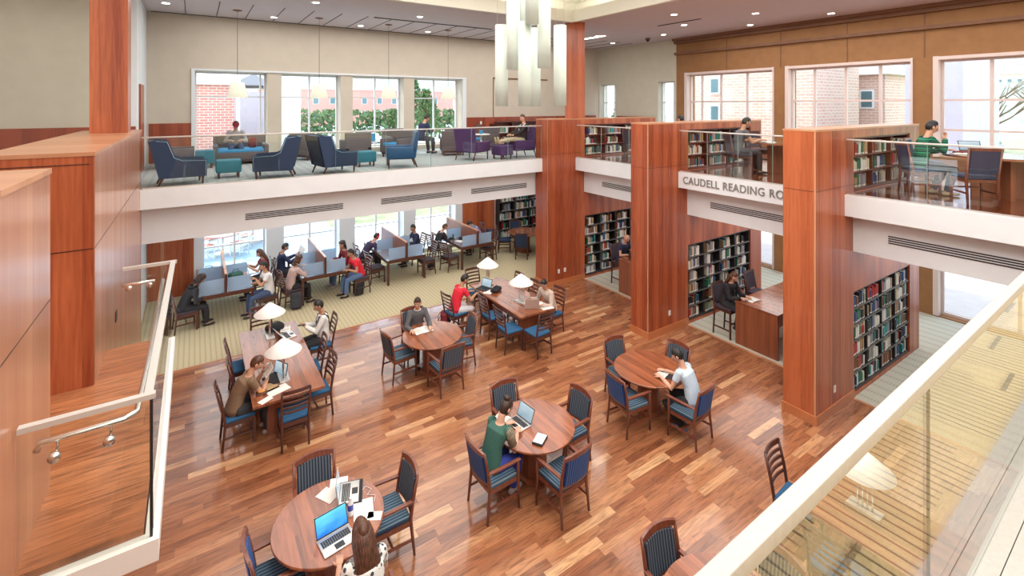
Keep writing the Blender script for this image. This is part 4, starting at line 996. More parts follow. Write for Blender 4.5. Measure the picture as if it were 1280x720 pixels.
for i, (x, y) in enumerate([(-.6, 15.2), (2.0, 15.9), (4.6, 16.0), (7.0, 16.0), (5.6, 13.4), (8.6, 13.2), (2.6, 13.0)]):
    DL.put((x, y, CZ), 0, 'small round downlight in the ceiling over the far lounge', 'downlights over the far lounge')
for i, (x, y) in enumerate([(15.2, 4.0), (15.2, 6.4), (15.2, 8.8), (13.4, 5.2), (13.4, 7.6), (13.4, 10.0), (11.6, 9.0), (14.6, 11.8), (12.8, 13.4), (14.8, 14.6)]):
    DL.put((x, y, CZ), 0, 'small round downlight in the ceiling over the right mezzanine', 'downlights over the right mezzanine')
t = thing('security_camera', 'small dark dome camera on the ceiling where the beige wall meets', 'camera', (14.9, 12.8, CZ)); MB().lathe([(.1, 0), (.1, -.05), (.08, -.06), (0, -.06)][::-1], seg=20).build('housing', 'brown_trim', t); MB().ball((0, 0, -.06), (.075, .075, .08)).build('dome', 'black', t)
o = MB().box((12.9, 13.2, CZ - .02), (13.0, 16.2, CZ - .004)).build('linear_light', 'lamp_glow'); tag(o, 'long narrow bright line light in the ceiling right of the timber column', 'lamp')
# ---------------------------------------------------------------- outdoors
struct('ground_patio_blue', B((-12, 17.42, -.25), (5.2, 30, -.05)), 'paving')
struct('ground_patio', B((5.2, 17.42, -.25), (16.6, 20.2, -.05)), 'patio')
struct('ground_path', B((5.2, 20.2, -.25), (60, 22.5, -.05)), 'stone_white')
struct('ground_grass', B((5.2, 22.5, -.25), (60, 60, -.05)).box((-40, 30, -.25), (5.2, 60, -.06)), 'grass')
struct('ground_parking', B((-40, 60, -.25), (160, 130, -.08)), 'asphalt')
struct('ground_right_terrace', B((16.6, -20, -.25), (27, 17.4, -.05)).box((16.6, 17.42, -.25), (60, 20.2, -.06)), 'patio')
struct('ground_right_lawn', B((27, -120, -.3), (190, 20.0, -.1)), 'grass')
hl = MB(); hl.add([(190, -200, -1), (190, 120, -1), (330, 160, 34), (330, -240, 30), (420, 180, 60), (420, -260, 52)], [(0, 1, 2, 3), (3, 2, 4, 5)])
struct('ground_hill', hl, 'hill')
hl = MB(); hl.add([(-60, 200, -1), (160, 200, -1), (220, 330, 26), (-80, 330, 22)], [(0, 1, 2, 3)]); struct('ground_hill_far', hl, 'hill')
struct('ground_lane', B((-40, 130, -.3), (190, 201, -.1)), 'grass')
def building(label, x0, y0, x1, y1, h, wm, wins=(), cornice=True, name='building', roof=None):
    t = thing(name, label, 'building', ((x0 + x1) / 2, (y0 + y1) / 2, -.1)); cx_, cy_ = (x0 + x1) / 2, (y0 + y1) / 2
    MB().box((x0 - cx_, y0 - cy_, 0), (x1 - cx_, y1 - cy_, h)).build('wall', wm, t)
    if cornice: MB().box((x0 - cx_ - .3, y0 - cy_ - .3, h), (x1 - cx_ + .3, y1 - cy_ + .3, h + .5)).build('cornice', 'stone_white', t)
    if roof:
        w, l = (x1 - x0) / 2 + .1, (y1 - y0) / 2 + .3
        MB().add([(-w, -l, h + .5), (w, -l, h + .5), (w, l, h + .5), (-w, l, h + .5), (0, -l, h + roof), (0, l, h + roof)], [(0, 1, 4), (2, 3, 5), (1, 2, 5, 4), (3, 0, 4, 5), (0, 3, 2, 1)]).build('roof', 'roof_grey', t)
    for (ax, u, z, w_, h_) in wins:
        if ax == 'x': f = MB().box((u - cx_ - w_ / 2, y0 - cy_ - .06, z), (u - cx_ + w_ / 2, y0 - cy_ + .02, z + h_)).build('window', 'stone_white', t); MB().box((u - cx_ - w_ / 2 + .08, y0 - cy_ - .08, z + .08), (u - cx_ + w_ / 2 - .08, y0 - cy_ - .05, z + h_ - .08)).build('pane', 'win_dark', f)
        else: f = MB().box((x0 - cx_ - .06, u - cy_ - w_ / 2, z), (x0 - cx_ + .02, u - cy_ + w_ / 2, z + h_)).build('window', 'stone_white', t); MB().box((x0 - cx_ - .08, u - cy_ - w_ / 2 + .08, z + .08), (x0 - cx_ - .05, u - cy_ + w_ / 2 - .08, z + h_ - .08)).build('pane', 'win_dark', f)
    return t
M['win_dark'] = mat('win_dark', (0.10, 0.18, 0.20), 0.15)
building('red brick building filling the left of the first far window', -14, 32, 1.95, 39, 6.75, 'brick', cornice=True)
building('shaded lavender grey building seen in the first far window', 2.35, 42, 5.3, 50, 6.6, 'lavender_wall', cornice=False, roof=1.4)  # its lavender grey is shade put into the wall colour
t = thing('downpipe', 'white pipe standing between the brick building and the lavender one', 'pipe', (2.12, 31.7, -.1)); MB().tube([(0, 0, 0), (0, 0, 6.9)], .09, 10).build('pipe', 'stone_white', t)
building('plain white building at the left of the second far window', 5.55, 40, 6.9, 48, 7.1, 'stone_white', cornice=False)
building('long low red brick building across the parking lot', 14, 132, 66, 142, 9.6, 'brick', [('x', 18 + i * 4.2, 2.2 + 3.6 * j, 1.4, 1.7) for i in range(11) for j in range(2)])
building('pale brick building with white cornice seen through the middle right window', 30, 10.1, 42, 13.3, 7.2, 'brick_pale', [('y', 12.5, 1.6 + 1.9 * j, .65, 1.0) for j in range(3)] + [('y', 10.9, 1.6 + 1.9 * j, .65, 1.0) for j in range(3)], roof=2.2)
building('pale brick wing left of the middle right window', 24, 10.9, 29, 17.3, 9.4, 'brick_pale', [('y', 15.9, 4.7, .6, .9), ('y', 15.9, 6.2, .6, .9)], cornice=False)
building('lavender grey wall end close outside the rightmost upper window', 24, 5.65, 29, 7.4, 9.0, 'lavender_wall', cornice=False)
building('distant pale dormitory block on the hillside at upper right', 250, 30, 262, 53, 17.0, 'brick_pale', [('y', 33 + 2.6 * i, 2.5 + 3.6 * j, 1.3, 1.8) for i in range(8) for j in range(4)], roof=3)
def tree(label, x, y, h, r, crown='leaf', seed=0, bare=False):
    rnd = random.Random(seed); t = thing('tree', label, 'tree', (x, y, -.1))
    tr = MB().tube([(0, 0, 0), (.02 * h, 0, h * .45), (0, 0.02 * h, h * .95)], [.035 * h * .6, .02 * h, .006 * h], 8)
    for k in range(18 if bare else 7):
        z = h * (.3 + .55 * rnd.random()); a = rnd.random() * 6.28; L_ = r * (1.0 - (z / h - .3)) * (1.1 if bare else .8)
        tr.tube([(0, 0, z), (math.cos(a) * L_ * .5, math.sin(a) * L_ * .5, z + L_ * .35), (math.cos(a) * L_, math.sin(a) * L_, z + L_ * .8)], [.012 * h, .007 * h, .003 * h], 5)
        if bare:
            for q in range(3):
                b = a + rnd.uniform(-.8, .8); tr.tube([(math.cos(a) * L_ * .6, math.sin(a) * L_ * .6, z + L_ * .45), (math.cos(a) * L_ * .6 + math.cos(b) * L_ * .5, math.sin(a) * L_ * .6 + math.sin(b) * L_ * .5, z + L_ * (.8 + .3 * rnd.random()))], [.005 * h, .002 * h], 4)
    tr.build('trunk', 'bark', t)
    if not bare:
        fo = MB()
        for k in range(900):
            z = rnd.random() ** .8; rr = r * (1 - z * .75) * math.sqrt(rnd.random()) if crown == 'leaf' else 0; a = rnd.random() * 6.28
            c = Vector((math.cos(a) * rr, math.sin(a) * rr, h * (.22 + .78 * z))); s_ = r * .10
            u = Vector((rnd.gauss(0, 1), rnd.gauss(0, 1), rnd.gauss(0, 1))).normalized() * s_; w = u.cross(Vector((rnd.gauss(0, 1), rnd.gauss(0, 1), 1))).normalized() * s_
            fo.add([c - u, c - w * .6, c + u, c + w * .6], [(0, 1, 2, 3)])
        fo.build('foliage', 'leaf', t)
for i, (l, x, y, h, r) in enumerate([('leafy tree at the right of the second far window', 15.8, 44, 5.2, 1.5), ('conical evergreen left in the third far window', 22.5, 52, 7.4, 1.9),
        ('tall evergreen right in the fourth far window', 23.3, 34.5, 6.8, 1.9), ('loose bushy tree left in the fourth far window', 19.8, 36.5, 5.6, 1.2), ('evergreen behind the timber column window', 28.8, 27.5, 5.8, 1.6),
        ('tall tree behind the brick building in the third window', 40, 100, 11, 4), ('rounded tree on the lawn by the parking lot', 27.5, 62, 6.2, 2.2)]):
    tree(l, x, y, h, r, seed=i + 3)
for i, (x, y, h) in enumerate([(62, 13, 9), (70, 20, 10), (58, 8, 7.5)]):
    tree(['bare tree right of the window mullion outside at upper right', 'bare tree farther back in the rightmost upper window', 'small bare tree at the right edge outside'][i], x, y, h, 3.2, seed=40 + i, bare=True)
hd = MB(); rnd = random.Random(5)
for k in range(2600):
    c = Vector((rnd.uniform(13, 60), rnd.uniform(84, 87), rnd.uniform(0, 4.6))); s_ = .45
    u = Vector((rnd.gauss(0, 1), rnd.gauss(0, 1), rnd.gauss(0, 1))).normalized() * s_; w = u.cross(Vector((rnd.gauss(0, 1), 1, rnd.gauss(0, 1)))).normalized() * s_
    hd.add([c - u, c - w * .7, c + u, c + w * .7], [(0, 1, 2, 3)])
o = hd.build('hedge', 'leaf'); tag(o, 'long green hedge behind the parked cars', 'hedge')
def make_car(paint):
    t = thing('car', '', 'car')
    pr = [(-2.2, .35), (-2.2, .85), (-1.9, .95), (-1.3, 1.42), (.5, 1.45), (1.2, .98), (2.1, .85), (2.25, .35)]
    m = MB(); n = len(pr); vs = [(x, -.85, z) for x, z in pr] + [(x, .85, z) for x, z in pr]
    m.add(vs, [tuple(range(n)), tuple(range(n, 2 * n))[::-1]] + [(i, n + i, n + (i + 1) % n, (i + 1) % n) for i in range(n)]); m.build('body', paint, t, .08)
    m = MB()
    for s_ in (-1, 1): m.add([(-1.55, s_ * .86, 1.0), (-1.2, s_ * .86, 1.35), (.4, s_ * .86, 1.37), (.95, s_ * .86, 1.0)], [(0, 1, 2, 3)])
    m.build('window', 'win_dark', t)
    for x in (-1.4, 1.4):
        for s_ in (-1, 1): MB().tube([(x, s_ * .72, .33), (x, s_ * .9, .33)], .33, 16).build('wheel', 'black', t)
    return t
CW = Proto(make_car('stone_white')); CG = Proto(make_car('lavender_wall')); CK = Proto(make_car('charcoal'))
for i, (x, y, P, l) in enumerate([(17.5, 70, CW, 'white car, first from the left in the second far window'), (21.5, 70, CW, 'white car beside the mullion of the second far window'), (26.5, 74, CG, 'pale lilac car in the third far window'), (31, 74, CW, 'white car in the middle of the third far window'), (34.5, 71, CW, 'white car right of the third window mullion'), (24, 80, CK, 'dark car farther back in the parking lot')]):
    P.put((x, y, -.08), R(90), l)
for i, (x, y, P, l) in enumerate([(78, 21, CW, 'white car behind the bare trees outside at upper right'), (78, 16, CG, 'pale car right of the bare trees outside at upper right'), (80, 11, CK, 'dark car near the right picture edge outside')]): P.put((x, y, -.1), R(0), l)
def patio_set(x, y, label):
    t = thing('patio_table', label, 'table', (x, y, -.05)); MB().lathe([(0, .70), (.55, .70), (.55, .74), (0, .74)], seg=24).build('tabletop', 'brick', t); MB().tube([(0, 0, 0), (0, 0, .7)], .04, 10).build('pole', 'white_metal', t); MB().lathe([(.3, 0), (.3, .03), (.04, .05)], seg=20).build('base', 'white_metal', t)
patio_set(.9, 20.9, 'round red patio table outside the first lower window'); patio_set(2.0, 22.0, 'second patio table outside, right of the first lower window mullion')
pc = Proto(make_ladder('brick', 'white_metal', 4)); pc.r.name = 'patio_chair'
for x, y, a, l in ((.35, 20.5, -60, 'white patio chair outside at the left of the first patio table'), (1.4, 20.4, 40, 'white patio chair outside in front of the first patio table'), (1.7, 21.3, -20, 'white patio chair outside between the two patio tables'), (2.6, 21.6, 60, 'white patio chair outside at the right of the second patio table'), (.5, 21.6, -140, 'white patio chair outside behind the first patio table')):
    pc.put((x, y, -.05), R(a), l)
# ---------------------------------------------------------------- bookcases and books
def bookcase(label, x0, x1, yf, z0, z1, ncol, nrow, m='black_metal', depth=.28):
    t = thing('bookcase', label, 'bookcase', ((x0 + x1) / 2, yf, z0)); w = (x1 - x0) / 2; h = z1 - z0
    MB().box((-w, depth - .012, 0), (w, depth, h)).build('back_panel', m, t)
    for i in range(ncol + 1):
        x = -w + (2 * w) * i / ncol; x = min(max(x, -w + .013), w - .013)
        MB().box((x - .012, .02, 0), (x + .012, depth - .013, h)).build('upright', m, t)
    MB().box((-w, .0, 0), (w, depth - .013, .05)).build('plinth', m, t); MB().box((-w, .0, h - .03), (w, depth - .013, h)).build('top_panel', m, t)
    rows = []
    for j in range(nrow):
        z = .05 + (h - .08) * j / nrow
        if j:
            for c in range(ncol):
                a = -w + 2 * w * c / ncol + .014; b = -w + 2 * w * (c + 1) / ncol - .014
                MB().box((a, .005, z - .018), (b, depth - .014, z)).build('shelf', m, t)
            MB().box((-w + .01, -.002, z - .02), (w - .01, .0045, z + .012)).build('shelf_lip', 'shelf_lip' if m == 'black_metal' else m, t)
        rows.append(z0 + z)
    return rows, (h - .08) / nrow
M['shelf_lip'] = mat('shelf_lip', (0.10, 0.095, 0.095), 0.4)
BC = {'red': (0.42, 0.03, 0.03), 'dark blue': (0.03, 0.07, 0.20), 'green': (0.03, 0.16, 0.09), 'black': (0.02, 0.02, 0.022), 'cream': (0.62, 0.56, 0.44), 'white': (0.72, 0.71, 0.68), 'brown': (0.20, 0.09, 0.045), 'teal': (0.03, 0.28, 0.29), 'grey': (0.27, 0.27, 0.29), 'tan': (0.42, 0.29, 0.16)}
names = list(BC); WT = [9, 13, 9, 13, 12, 17, 10, 5, 13, 8]
bmats = [mat('book_' + n.replace(' ', '_'), c, .55) for n, c in BC.items()]; M['page'] = mat('page', (.72, .68, .58), .8)
def book_mb(mb, x, y, z, th, dp, h, ci, pi, li):
    mb.box((x, y, z), (x + th, y + .006, z + h), ci)                      # spine
    mb.box((x, y + .006, z), (x + .003, y + dp, z + h), ci); mb.box((x + th - .003, y + .006, z), (x + th, y + dp, z + h), ci)
    mb.box((x + .003, y + .006, z + .004), (x + th - .003, y + dp - .004, z + h - .004), pi)
    mb.box((x + .002, y - .0012, z + .012), (x + th - .002, y - .0002, z + .042), li)   # shelf mark
bmesh_c = {}
def book_proto(ci):
    if ci not in bmesh_c: mb = MB(); book_mb(mb, 0, 0, 0, .03, .17, .24, 0, 1, 2); bmesh_c[ci] = mb.mesh('book', [bmats[ci], 'page', 'paper'])
    return bmesh_c[ci]
stuff = MB(); SIND = []
def fill(x0, x1, yf, rows, rh, ncol, frac, seed, indiv=None, hr=(.17, .26), thr=(.018, .045)):
    rnd = random.Random(seed)
    for j, z in enumerate(rows):
        for c in range(ncol):
            a = x0 + (x1 - x0) * c / ncol + .02; b = x0 + (x1 - x0) * (c + 1) / ncol - .02
            x = a + (rnd.uniform(0, .05) if indiv else rnd.uniform(0, .16)); end = a + (b - a) * min(1, frac + rnd.uniform(-.12, .12)); run = None
            while x < end:
                th = rnd.uniform(*thr)
                if x + th > b: break
                if rnd.random() < .05: x += th * 1.6; continue
                if run is None or rnd.random() < .55: run = rnd.choices(range(len(names)), WT)[0]
                h = min(rnd.uniform(*hr), rh - .035); y = yf + .014 + rnd.uniform(0, .02)
                if indiv and len(SIND) < 298:
                    o = D.objects.new('book', book_proto(run)); COL.objects.link(o); o.location = (x, y, z + .0005); o.scale = (th / .03, rnd.uniform(.9, 1.05), h / .24)
                    tag(o, '%s-spined book on the %s shelf of the lower bookcase nearest the foreground rail' % (names[run].replace(' ', '-'), indiv[j]), 'book', '%s books on the %s shelf of the nearest bookcase' % (names[run], indiv[j])); SIND.append(o)
                else: book_mb(stuff, x, y, z + .0005, th, .165, h, run, len(names), len(names) + 1)
                x += th + .001
ORD = ['lowest', 'second lowest', 'third lowest', 'third highest', 'second highest', 'top']
rw, rh = bookcase('dark six-shelf bookcase full of books, low level, nearest the foreground rail', 10.35, 13.14, 3.99, .065, 1.975, 4, 6)
fill(10.35, 13.14, 3.99, rw, rh, 4, .80, 11, ORD, thr=(.03, .062))
rw, rh = bookcase('dark six-shelf bookcase behind the woman in black', 10.35, 13.14, 7.62, .065, 1.975, 4, 6); fill(10.35, 13.14, 7.62, rw, rh, 4, .66, 12)
rw, rh = bookcase('dark six-shelf bookcase behind the bald man', 10.35, 13.14, 11.44, .065, 1.975, 4, 6); fill(10.35, 13.14, 11.44, rw, rh, 4, .66, 13)
rw, rh = bookcase('tall dark bookcase on the far wall behind the round table', 10.3, 13.3, WF - .33, .0, 2.68, 4, 7); fill(10.3, 13.3, WF - .33, rw, rh, 4, .9, 14, hr=(.2, .3))
M['case_red'] = mat('case_red', (0.12, 0.03, 0.018), .4, noise=.2)
rw, rh = bookcase('upper level wooden bookcase beside the student in green sweater', 10.35, 13.14, 3.99, UZ + .015, 4.875, 3, 3, 'case_red'); fill(10.35, 13.14, 3.99, rw, rh, 3, .8, 15)
rw, rh = bookcase('upper level wooden bookcase behind the lettered glass railing', 10.35, 13.14, 7.62, UZ + .015, 4.875, 3, 3, 'case_red'); fill(10.35, 13.14, 7.62, rw, rh, 3, .75, 16)
rw, rh = bookcase('upper level wooden bookcase between the farthest two partitions', 10.35, 13.14, 11.44, UZ + .015, 4.875, 3, 3, 'case_red'); fill(10.35, 13.14, 11.44, rw, rh, 3, .7, 17)
rw, rh = bookcase('built-in bookcase in the far lounge wainscot behind the reclining student', 10.22, 12.48, WF - .30, UZ, 4.81, 3, 2, 'case_red'); fill(10.22, 12.48, WF - .30, rw, rh, 3, .8, 18, hr=(.2, .3))
so = stuff.build('books', bmats + ['page', 'paper']); so['label'] = 'rows of mixed library books filling the other bookcases'; so['category'] = 'books'; so['kind'] = 'stuff'
# ---------------------------------------------------------------- people
def evaluated(mb, voxel, smooth=4):
    me = D.meshes.new('t'); me.from_pydata(mb.v, [], mb.f); o = D.objects.new('t', me); COL.objects.link(o)
    r = o.modifiers.new('r', 'REMESH'); r.mode = 'VOXEL'; r.voxel_size = voxel
    s_ = o.modifiers.new('s', 'SMOOTH'); s_.factor = .5; s_.iterations = smooth
    dg = bpy.context.evaluated_depsgraph_get(); e = o.evaluated_get(dg); m = e.to_mesh()
    vs = [tuple(v.co) for v in m.vertices]; fs = [tuple(p.vertices) for p in m.polygons]
    e.to_mesh_clear(); D.objects.remove(o); D.meshes.remove(me)
    return vs, fs
def ik(S, W_, l1, l2, pole):
    S = Vector(S); W_ = Vector(W_); d = W_ - S; L = d.length; mx = (l1 + l2) * .995
    if L > mx: W_ = S + d * (mx / L); d = W_ - S; L = mx
    u = d / L; a = (l1 * l1 - l2 * l2 + L * L) / (2 * L); h = math.sqrt(max(0, l1 * l1 - a * a))
    p = Vector(pole); p = (p - u * p.dot(u)).normalized()
    return S + u * a + p * h, W_
def hand(mb, Wp, f, dn, side, curl, mi=0):
    """palm, four unequal bent fingers and a thumb from the side of the palm; f points to the fingers, dn out of the palm"""
    f = Vector(f).normalized(); dn = Vector(dn); dn = (dn - f * dn.dot(f)).normalized(); x = f.cross(dn) * side
    # x points to the thumb side
    P = lambda a, b, c: Wp + f * a + x * b + dn * c
    mb.tube([P(-.01, 0, 0), P(.02, 0, 0), P(.055, .002, .003), P(.088, 0, .004)], [(.025, .017), (.034, .016), (.041, .015), (.038, .011)], 12, mi, side=x)
    for k, (b, L) in enumerate(((.029, .066), (.010, .074), (-.010, .069), (-.028, .054))):
        c1, c2 = curl * .6, curl * 1.4; p0 = P(.080, b, .003); d1 = f * math.cos(c1) + dn * math.sin(c1); d2 = f * math.cos(c1 + c2) + dn * math.sin(c1 + c2); d3 = f * math.cos(c1 + 1.8 * c2) + dn * math.sin(c1 + 1.8 * c2)
        p1 = p0 + d1 * L * .45; p2 = p1 + d2 * L * .32; p3 = p2 + d3 * L * .25
        mb.tube([p0, p1, p2, p3], [.0090, .0086, .0078, .0055], 8, mi)
    t0 = P(.018, .026, .006); t1 = P(.045, .052, .016); t2 = P(.072, .058, .026); mb.tube([t0, t1, t2, t2 + (t2 - t1) * .5], [.012, .011, .0095, .006], 8, mi)
def headf(v):
    x, y, z = v
    if z < 0:
        k = 1 - .38 * abs(z) ** 1.4; x *= k; y *= (1 - .12 * abs(z)); y += .10 * abs(z)
    else: x *= 1 - .03 * z
    if y > .5: y = .5 + (y - .5) * .75
    if y < 0: y *= 1.02
    return Vector((x, y, z))
def person(label, loc, rz, sh=.46, lean=18, twist=0, hp=30, hy=0, wr=((.17, .36, .78), (-.17, .36, .78)), feet=((.12, .42), (-.12, .42)), fz=.08, top='white_cloth', sleeve='short', pants='charcoal', shorts=False,
           shoes='black', hair='short', hm='hair_black', skin='skin', curl=.35, palms=((0, 0, -1), (0, 0, -1)), vox=.016, sc=1.0, extra=None, off=0.0, pole=(0, -.25, -1), seat_y=-.06, hand_dir=None, collar=None, knee_pole=(0, .6, 1), ty=0):
    t = thing('person', label, 'person', loc, rz); X = Vector((1, 0, 0))
    l = R(lean); pel = Vector((0, seat_y, sh + .095))
    mid = pel + Vector((0, math.sin(l * .6), math.cos(l * .6))) * .24; ch = mid + Vector((0, math.sin(l * 1.1), math.cos(l * 1.1))) * .16
    nk = ch + Vector((0, math.sin(l * 1.2), math.cos(l * 1.2))) * .12; tw = R(twist); sx = Vector((math.cos(tw), math.sin(tw), 0)); fwd = Vector((-math.sin(tw), math.cos(tw), 0))
    HR = Matrix.Rotation(R(hy), 4, 'Z') @ Matrix.Rotation(-R(hp), 4, 'X')
    nt_ = nk + Vector((0, .03 + .02 * math.sin(l), .075)); hc = nt_ + (HR @ Vector((0, .012, .105)))
    sh_ = [nk + sx * s_ * .165 - Vector((0, 0, .055)) for s_ in (1, -1)]
    arms = []
    for i, s_ in ((0, 1), (1, -1)):
        e, w = ik(sh_[i], wr[i], .285, .255, Vector(pole) + sx * s_ * .45); arms.append((sh_[i], e, w))
    legs = []
    for i, s_ in ((0, 1), (1, -1)):
        hipp = pel + Vector((s_ * .095, .03, -.02)); ft = feet[i]; an = Vector((ft[0], ft[1], ft[2] if len(ft) > 2 else fz))
        k, a = ik(hipp, an, .43, .41, Vector(knee_pole) + Vector((s_ * .12, 0, 0))); legs.append((hipp, k, a))
    def torso(mb, g, z1=1.0, bottom=True):
        pts = [pel - Vector((0, 0, .09)), pel, mid, ch, nk - Vector((0, 0, .055)), nk - Vector((0, 0, .012))]
        rr = [(.135 + g, .10 + g), (.165 + g, .12 + g), (.135 + g, .10 + g), (.162 + g, .112 + g), (.145 + g, .088 + g), (.068 + g, .062 + g)]
        if not bottom: pts, rr = pts[1:], rr[1:]
        # the shoulder line follows the twist
        mb.tube(pts, rr, 20, side=(X + sx).normalized())
    def arm(mb, a, g, f0=0, f1=1):
        S, E_, W2 = a; P = [S - (S - nk) * .25, S, S.lerp(E_, .5), E_, E_.lerp(W2, .35), W2]; r_ = [.055, .056, .046, .041, .042, .028]
        n = max(2, int(round(f1 * 6))); P, r_ = P[:n], r_[:n]; mb.tube(P, [q + g for q in r_], 12)
    def leg(mb, a, g, k=1.0):
        H_, K_, A_ = a; P = [H_, H_.lerp(K_, .5), K_, K_.lerp(A_, .35), A_]; r_ = [.088, .078, .058, .056, .038]
        n = 5 if k == 1 else 3; P, r_ = P[:n], r_[:n]
        if k != 1: P[2] = H_.lerp(K_, .93)
        mb.tube(P, [q + g for q in r_], 14)
    body = MB(); torso(body, 0); body.tube([nk - Vector((0, 0, .04)), nt_, hc + Vector((0, 0, -.02))], [.06, .052, .052], 12)
    for a in arms: arm(body, a, 0)
    for a in legs: leg(body, a, 0)
    for H_, K_, A_ in legs:
        d = Vector((A_.x - K_.x * .5, A_.y - K_.y, 0)); d = Vector((d.x * .2, 1, 0)).normalized() if fz < .3 and A_.z < .3 else (Vector((0, .35, .94)))
        body.tube([A_ + Vector((0, 0, -.02)) - d * .04, A_ - Vector((0, 0, .035)) + d * .1], [.034, .03], 10)
    vs, fs = evaluated(body, vox)
    b2 = MB(); b2.add(vs, fs, 0, True)
    T = Matrix.Translation(hc) @ HR
    b2.ball((0, 0, 0), (.077, .098, .118), 24, 18, 0, T, headf)
    b2.tube([T @ Vector((0, .082, .022)), T @ Vector((0, .100, -.004)), T @ Vector((0, .106, -.024)), T @ Vector((0, .088, -.034))], [.007, .011, .0145, .010], 8)
    for s_ in (-1, 1):
        b2.ball((s_ * .078, -.008, -.006), (.010, .020, .031), 8, 6, 0, T)
        b2.ball((s_ * .030, .0795, .016), (.013, .009, .008), 8, 6, 3, T); b2.ball((s_ * .030, .0865, .015), (.006, .005, .006), 8, 6, 2, T)
        b2.tube([T @ Vector((s_ * .046, .074, .034)), T @ Vector((s_ * .030, .086, .040)), T @ Vector((s_ * .014, .088, .036))], .004, 6, 2)
    b2.ball((0, .090, -.052), (.023, .009, .007), 10, 6, 1, T)
    for i, s_ in ((0, 1), (1, -1)):
        S, E_, W2 = arms[i]; f = (W2 - E_).normalized()
        if hand_dir and hand_dir[i]: f = (f + Vector(hand_dir[i]) * 1.2).normalized()
        elif palms[i][2] < -.5: f = Vector((f.x, f.y, f.z * .25)).normalized()
        hand(b2, W2, f, palms[i], 1 if i == 1 else -1, curl)
    bo = b2.build('body', [skin, 'lips', 'eye', 'eye_white'], t)
    # clothes
    m = MB(); torso(m, .013)
    if sleeve != 'none':
        for a in arms: arm(m, a, .013, 0, 1 if sleeve == 'long' else .5)
    vs, fs = evaluated(m, vox, 3); MB().add(vs, fs, 0, True).build('shirt' if sleeve != 'long' else 'sweater', top, t)
    m = MB(); m.tube([pel - Vector((0, 0, .10)), pel + Vector((0, 0, .03))], [(.15, .118), (.17, .128)], 18, side=X)
    for a in legs: leg(m, a, .014, .5 if shorts else 1)
    vs, fs = evaluated(m, vox, 3); MB().add(vs, fs, 0, True).build('shorts' if shorts else 'trousers', pants, t)
    for H_, K_, A_ in legs:
        flat = A_.z < .35
        d = Vector((A_.x * .25, 1, 0)).normalized() if flat else Vector((0, .3, .95)); up = Vector((0, 0, 1)) if flat else Vector((0, -.95, .3))
        a0 = A_ - up * .045
        m = MB().tube([a0 - d * .075, a0 - d * .04, a0 + d * .05, a0 + d * .14, a0 + d * .175], [(.024, .026), (.036, .04), (.040, .034), (.040, .026), (.024, .016)], 12, side=d.cross(up)); m.build('shoe', shoes, t)
    if collar:
        MB().tube([nk + Vector((.065 * math.cos(a), .058 * math.sin(a) + .005, .0 + .012 * math.sin(-a))) for a in [2 * PI * q / 16 for q in range(16)]], (.010), 6, closed=True).build('collar', collar, t)
    # hair
    rnd = random.Random(hash(label) & 0xffff if False else sum(map(ord, label)))
    if hair != 'bald':
        sg, rg = 26, 16; vs = []; fs = []; big = {'curly': 1.16, 'hood': 1.2}.get(hair, 1.055)
        for i in range(rg + 1):
            ph = PI * i / rg
            for k in range(sg):
                a = 2 * PI * k / sg; v = headf(Vector((math.sin(ph) * math.cos(a), math.sin(ph) * math.sin(a), math.cos(ph)))); q = big + rnd.uniform(-.02, .03)
                vs.append(T @ Vector((v.x * .077 * q, v.y * .098 * q - .004, v.z * .118 * q * (1.05 if v.z > .3 else 1) + .004)))
        for i in range(rg):
            for k in range(sg):
                ph = PI * (i + .5) / rg; a = 2 * PI * (k + .5) / sg; y = math.sin(ph) * math.sin(a); z = math.cos(ph)
                if (y > .25 and z < (.50 if abs(a - PI / 2) < .6 else .34)) or (y > .10 and z < -.05 and hair == 'short') or z < ((-.62 if y < -.35 else -.38) if hair == 'short' else -.72): continue
                fs.append((i * sg + k, (i + 1) * sg + k, (i + 1) * sg + (k + 1) % sg, i * sg + (k + 1) % sg))
        m = MB().add(vs, fs, 0, True)
        if hair == 'bun': m.ball((0, -.065, .115), (.05, .05, .045), 14, 10, 0, T)
        if hair in ('long', 'ponytail'):
            for k in range(15):
                a = PI * (k + .5) / 15 if hair == 'long' else PI * (.35 + .3 * k / 15)
                x, y = math.cos(a) * .082, -math.sin(a) * .09
                p0 = T @ Vector((x * .8, y * .8, .06)); p1 = T @ Vector((x * 1.1, y * 1.15, -.04)); bb = nk + Vector((x * 1.25, -.085 - abs(y) * .5, -.04)); p3 = nk + Vector((x * 1.0, -.125 - abs(y) * .3 - .04 * math.sin(l), -.26 + .05 * abs(x) / .08))
                m.tube([p0, p1, bb, p3], [(.024, .012), (.026, .014), (.024, .013), (.010, .006)], 8)
        if hair == 'curly':
            for k in range(70):
                a = rnd.uniform(PI * .95, PI * 2.05); z = rnd.uniform(-.16, .09)
                m.ball(T @ Vector((math.cos(a) * .085, math.sin(a) * .095, z)), rnd.uniform(.018, .03), 7, 5)
        m.build('hair', hm, t)
    if extra: extra(t, T, nk, sx, pel, arms, ch)
    if sc != 1.0: t.scale = (sc, sc, sc)
    return t
M['eye_white'] = mat('eye_white', (.7, .66, .62), .3)
def pm(n, c, **k): M[n] = mat(n, c, .85, noise=k.pop('noise', .12), nscale=60, **k); return n
pm('brown_tee', (0.20, 0.125, 0.075)); pm('grey_sweater', (0.11, 0.11, 0.12)); pm('red_cloth', (0.72, 0.018, 0.045)); pm('beige_shirt', (0.55, 0.44, 0.38)); pm('pale_blue_shirt', (0.50, 0.60, 0.70)); pm('forest_green', (0.035, 0.11, 0.085))
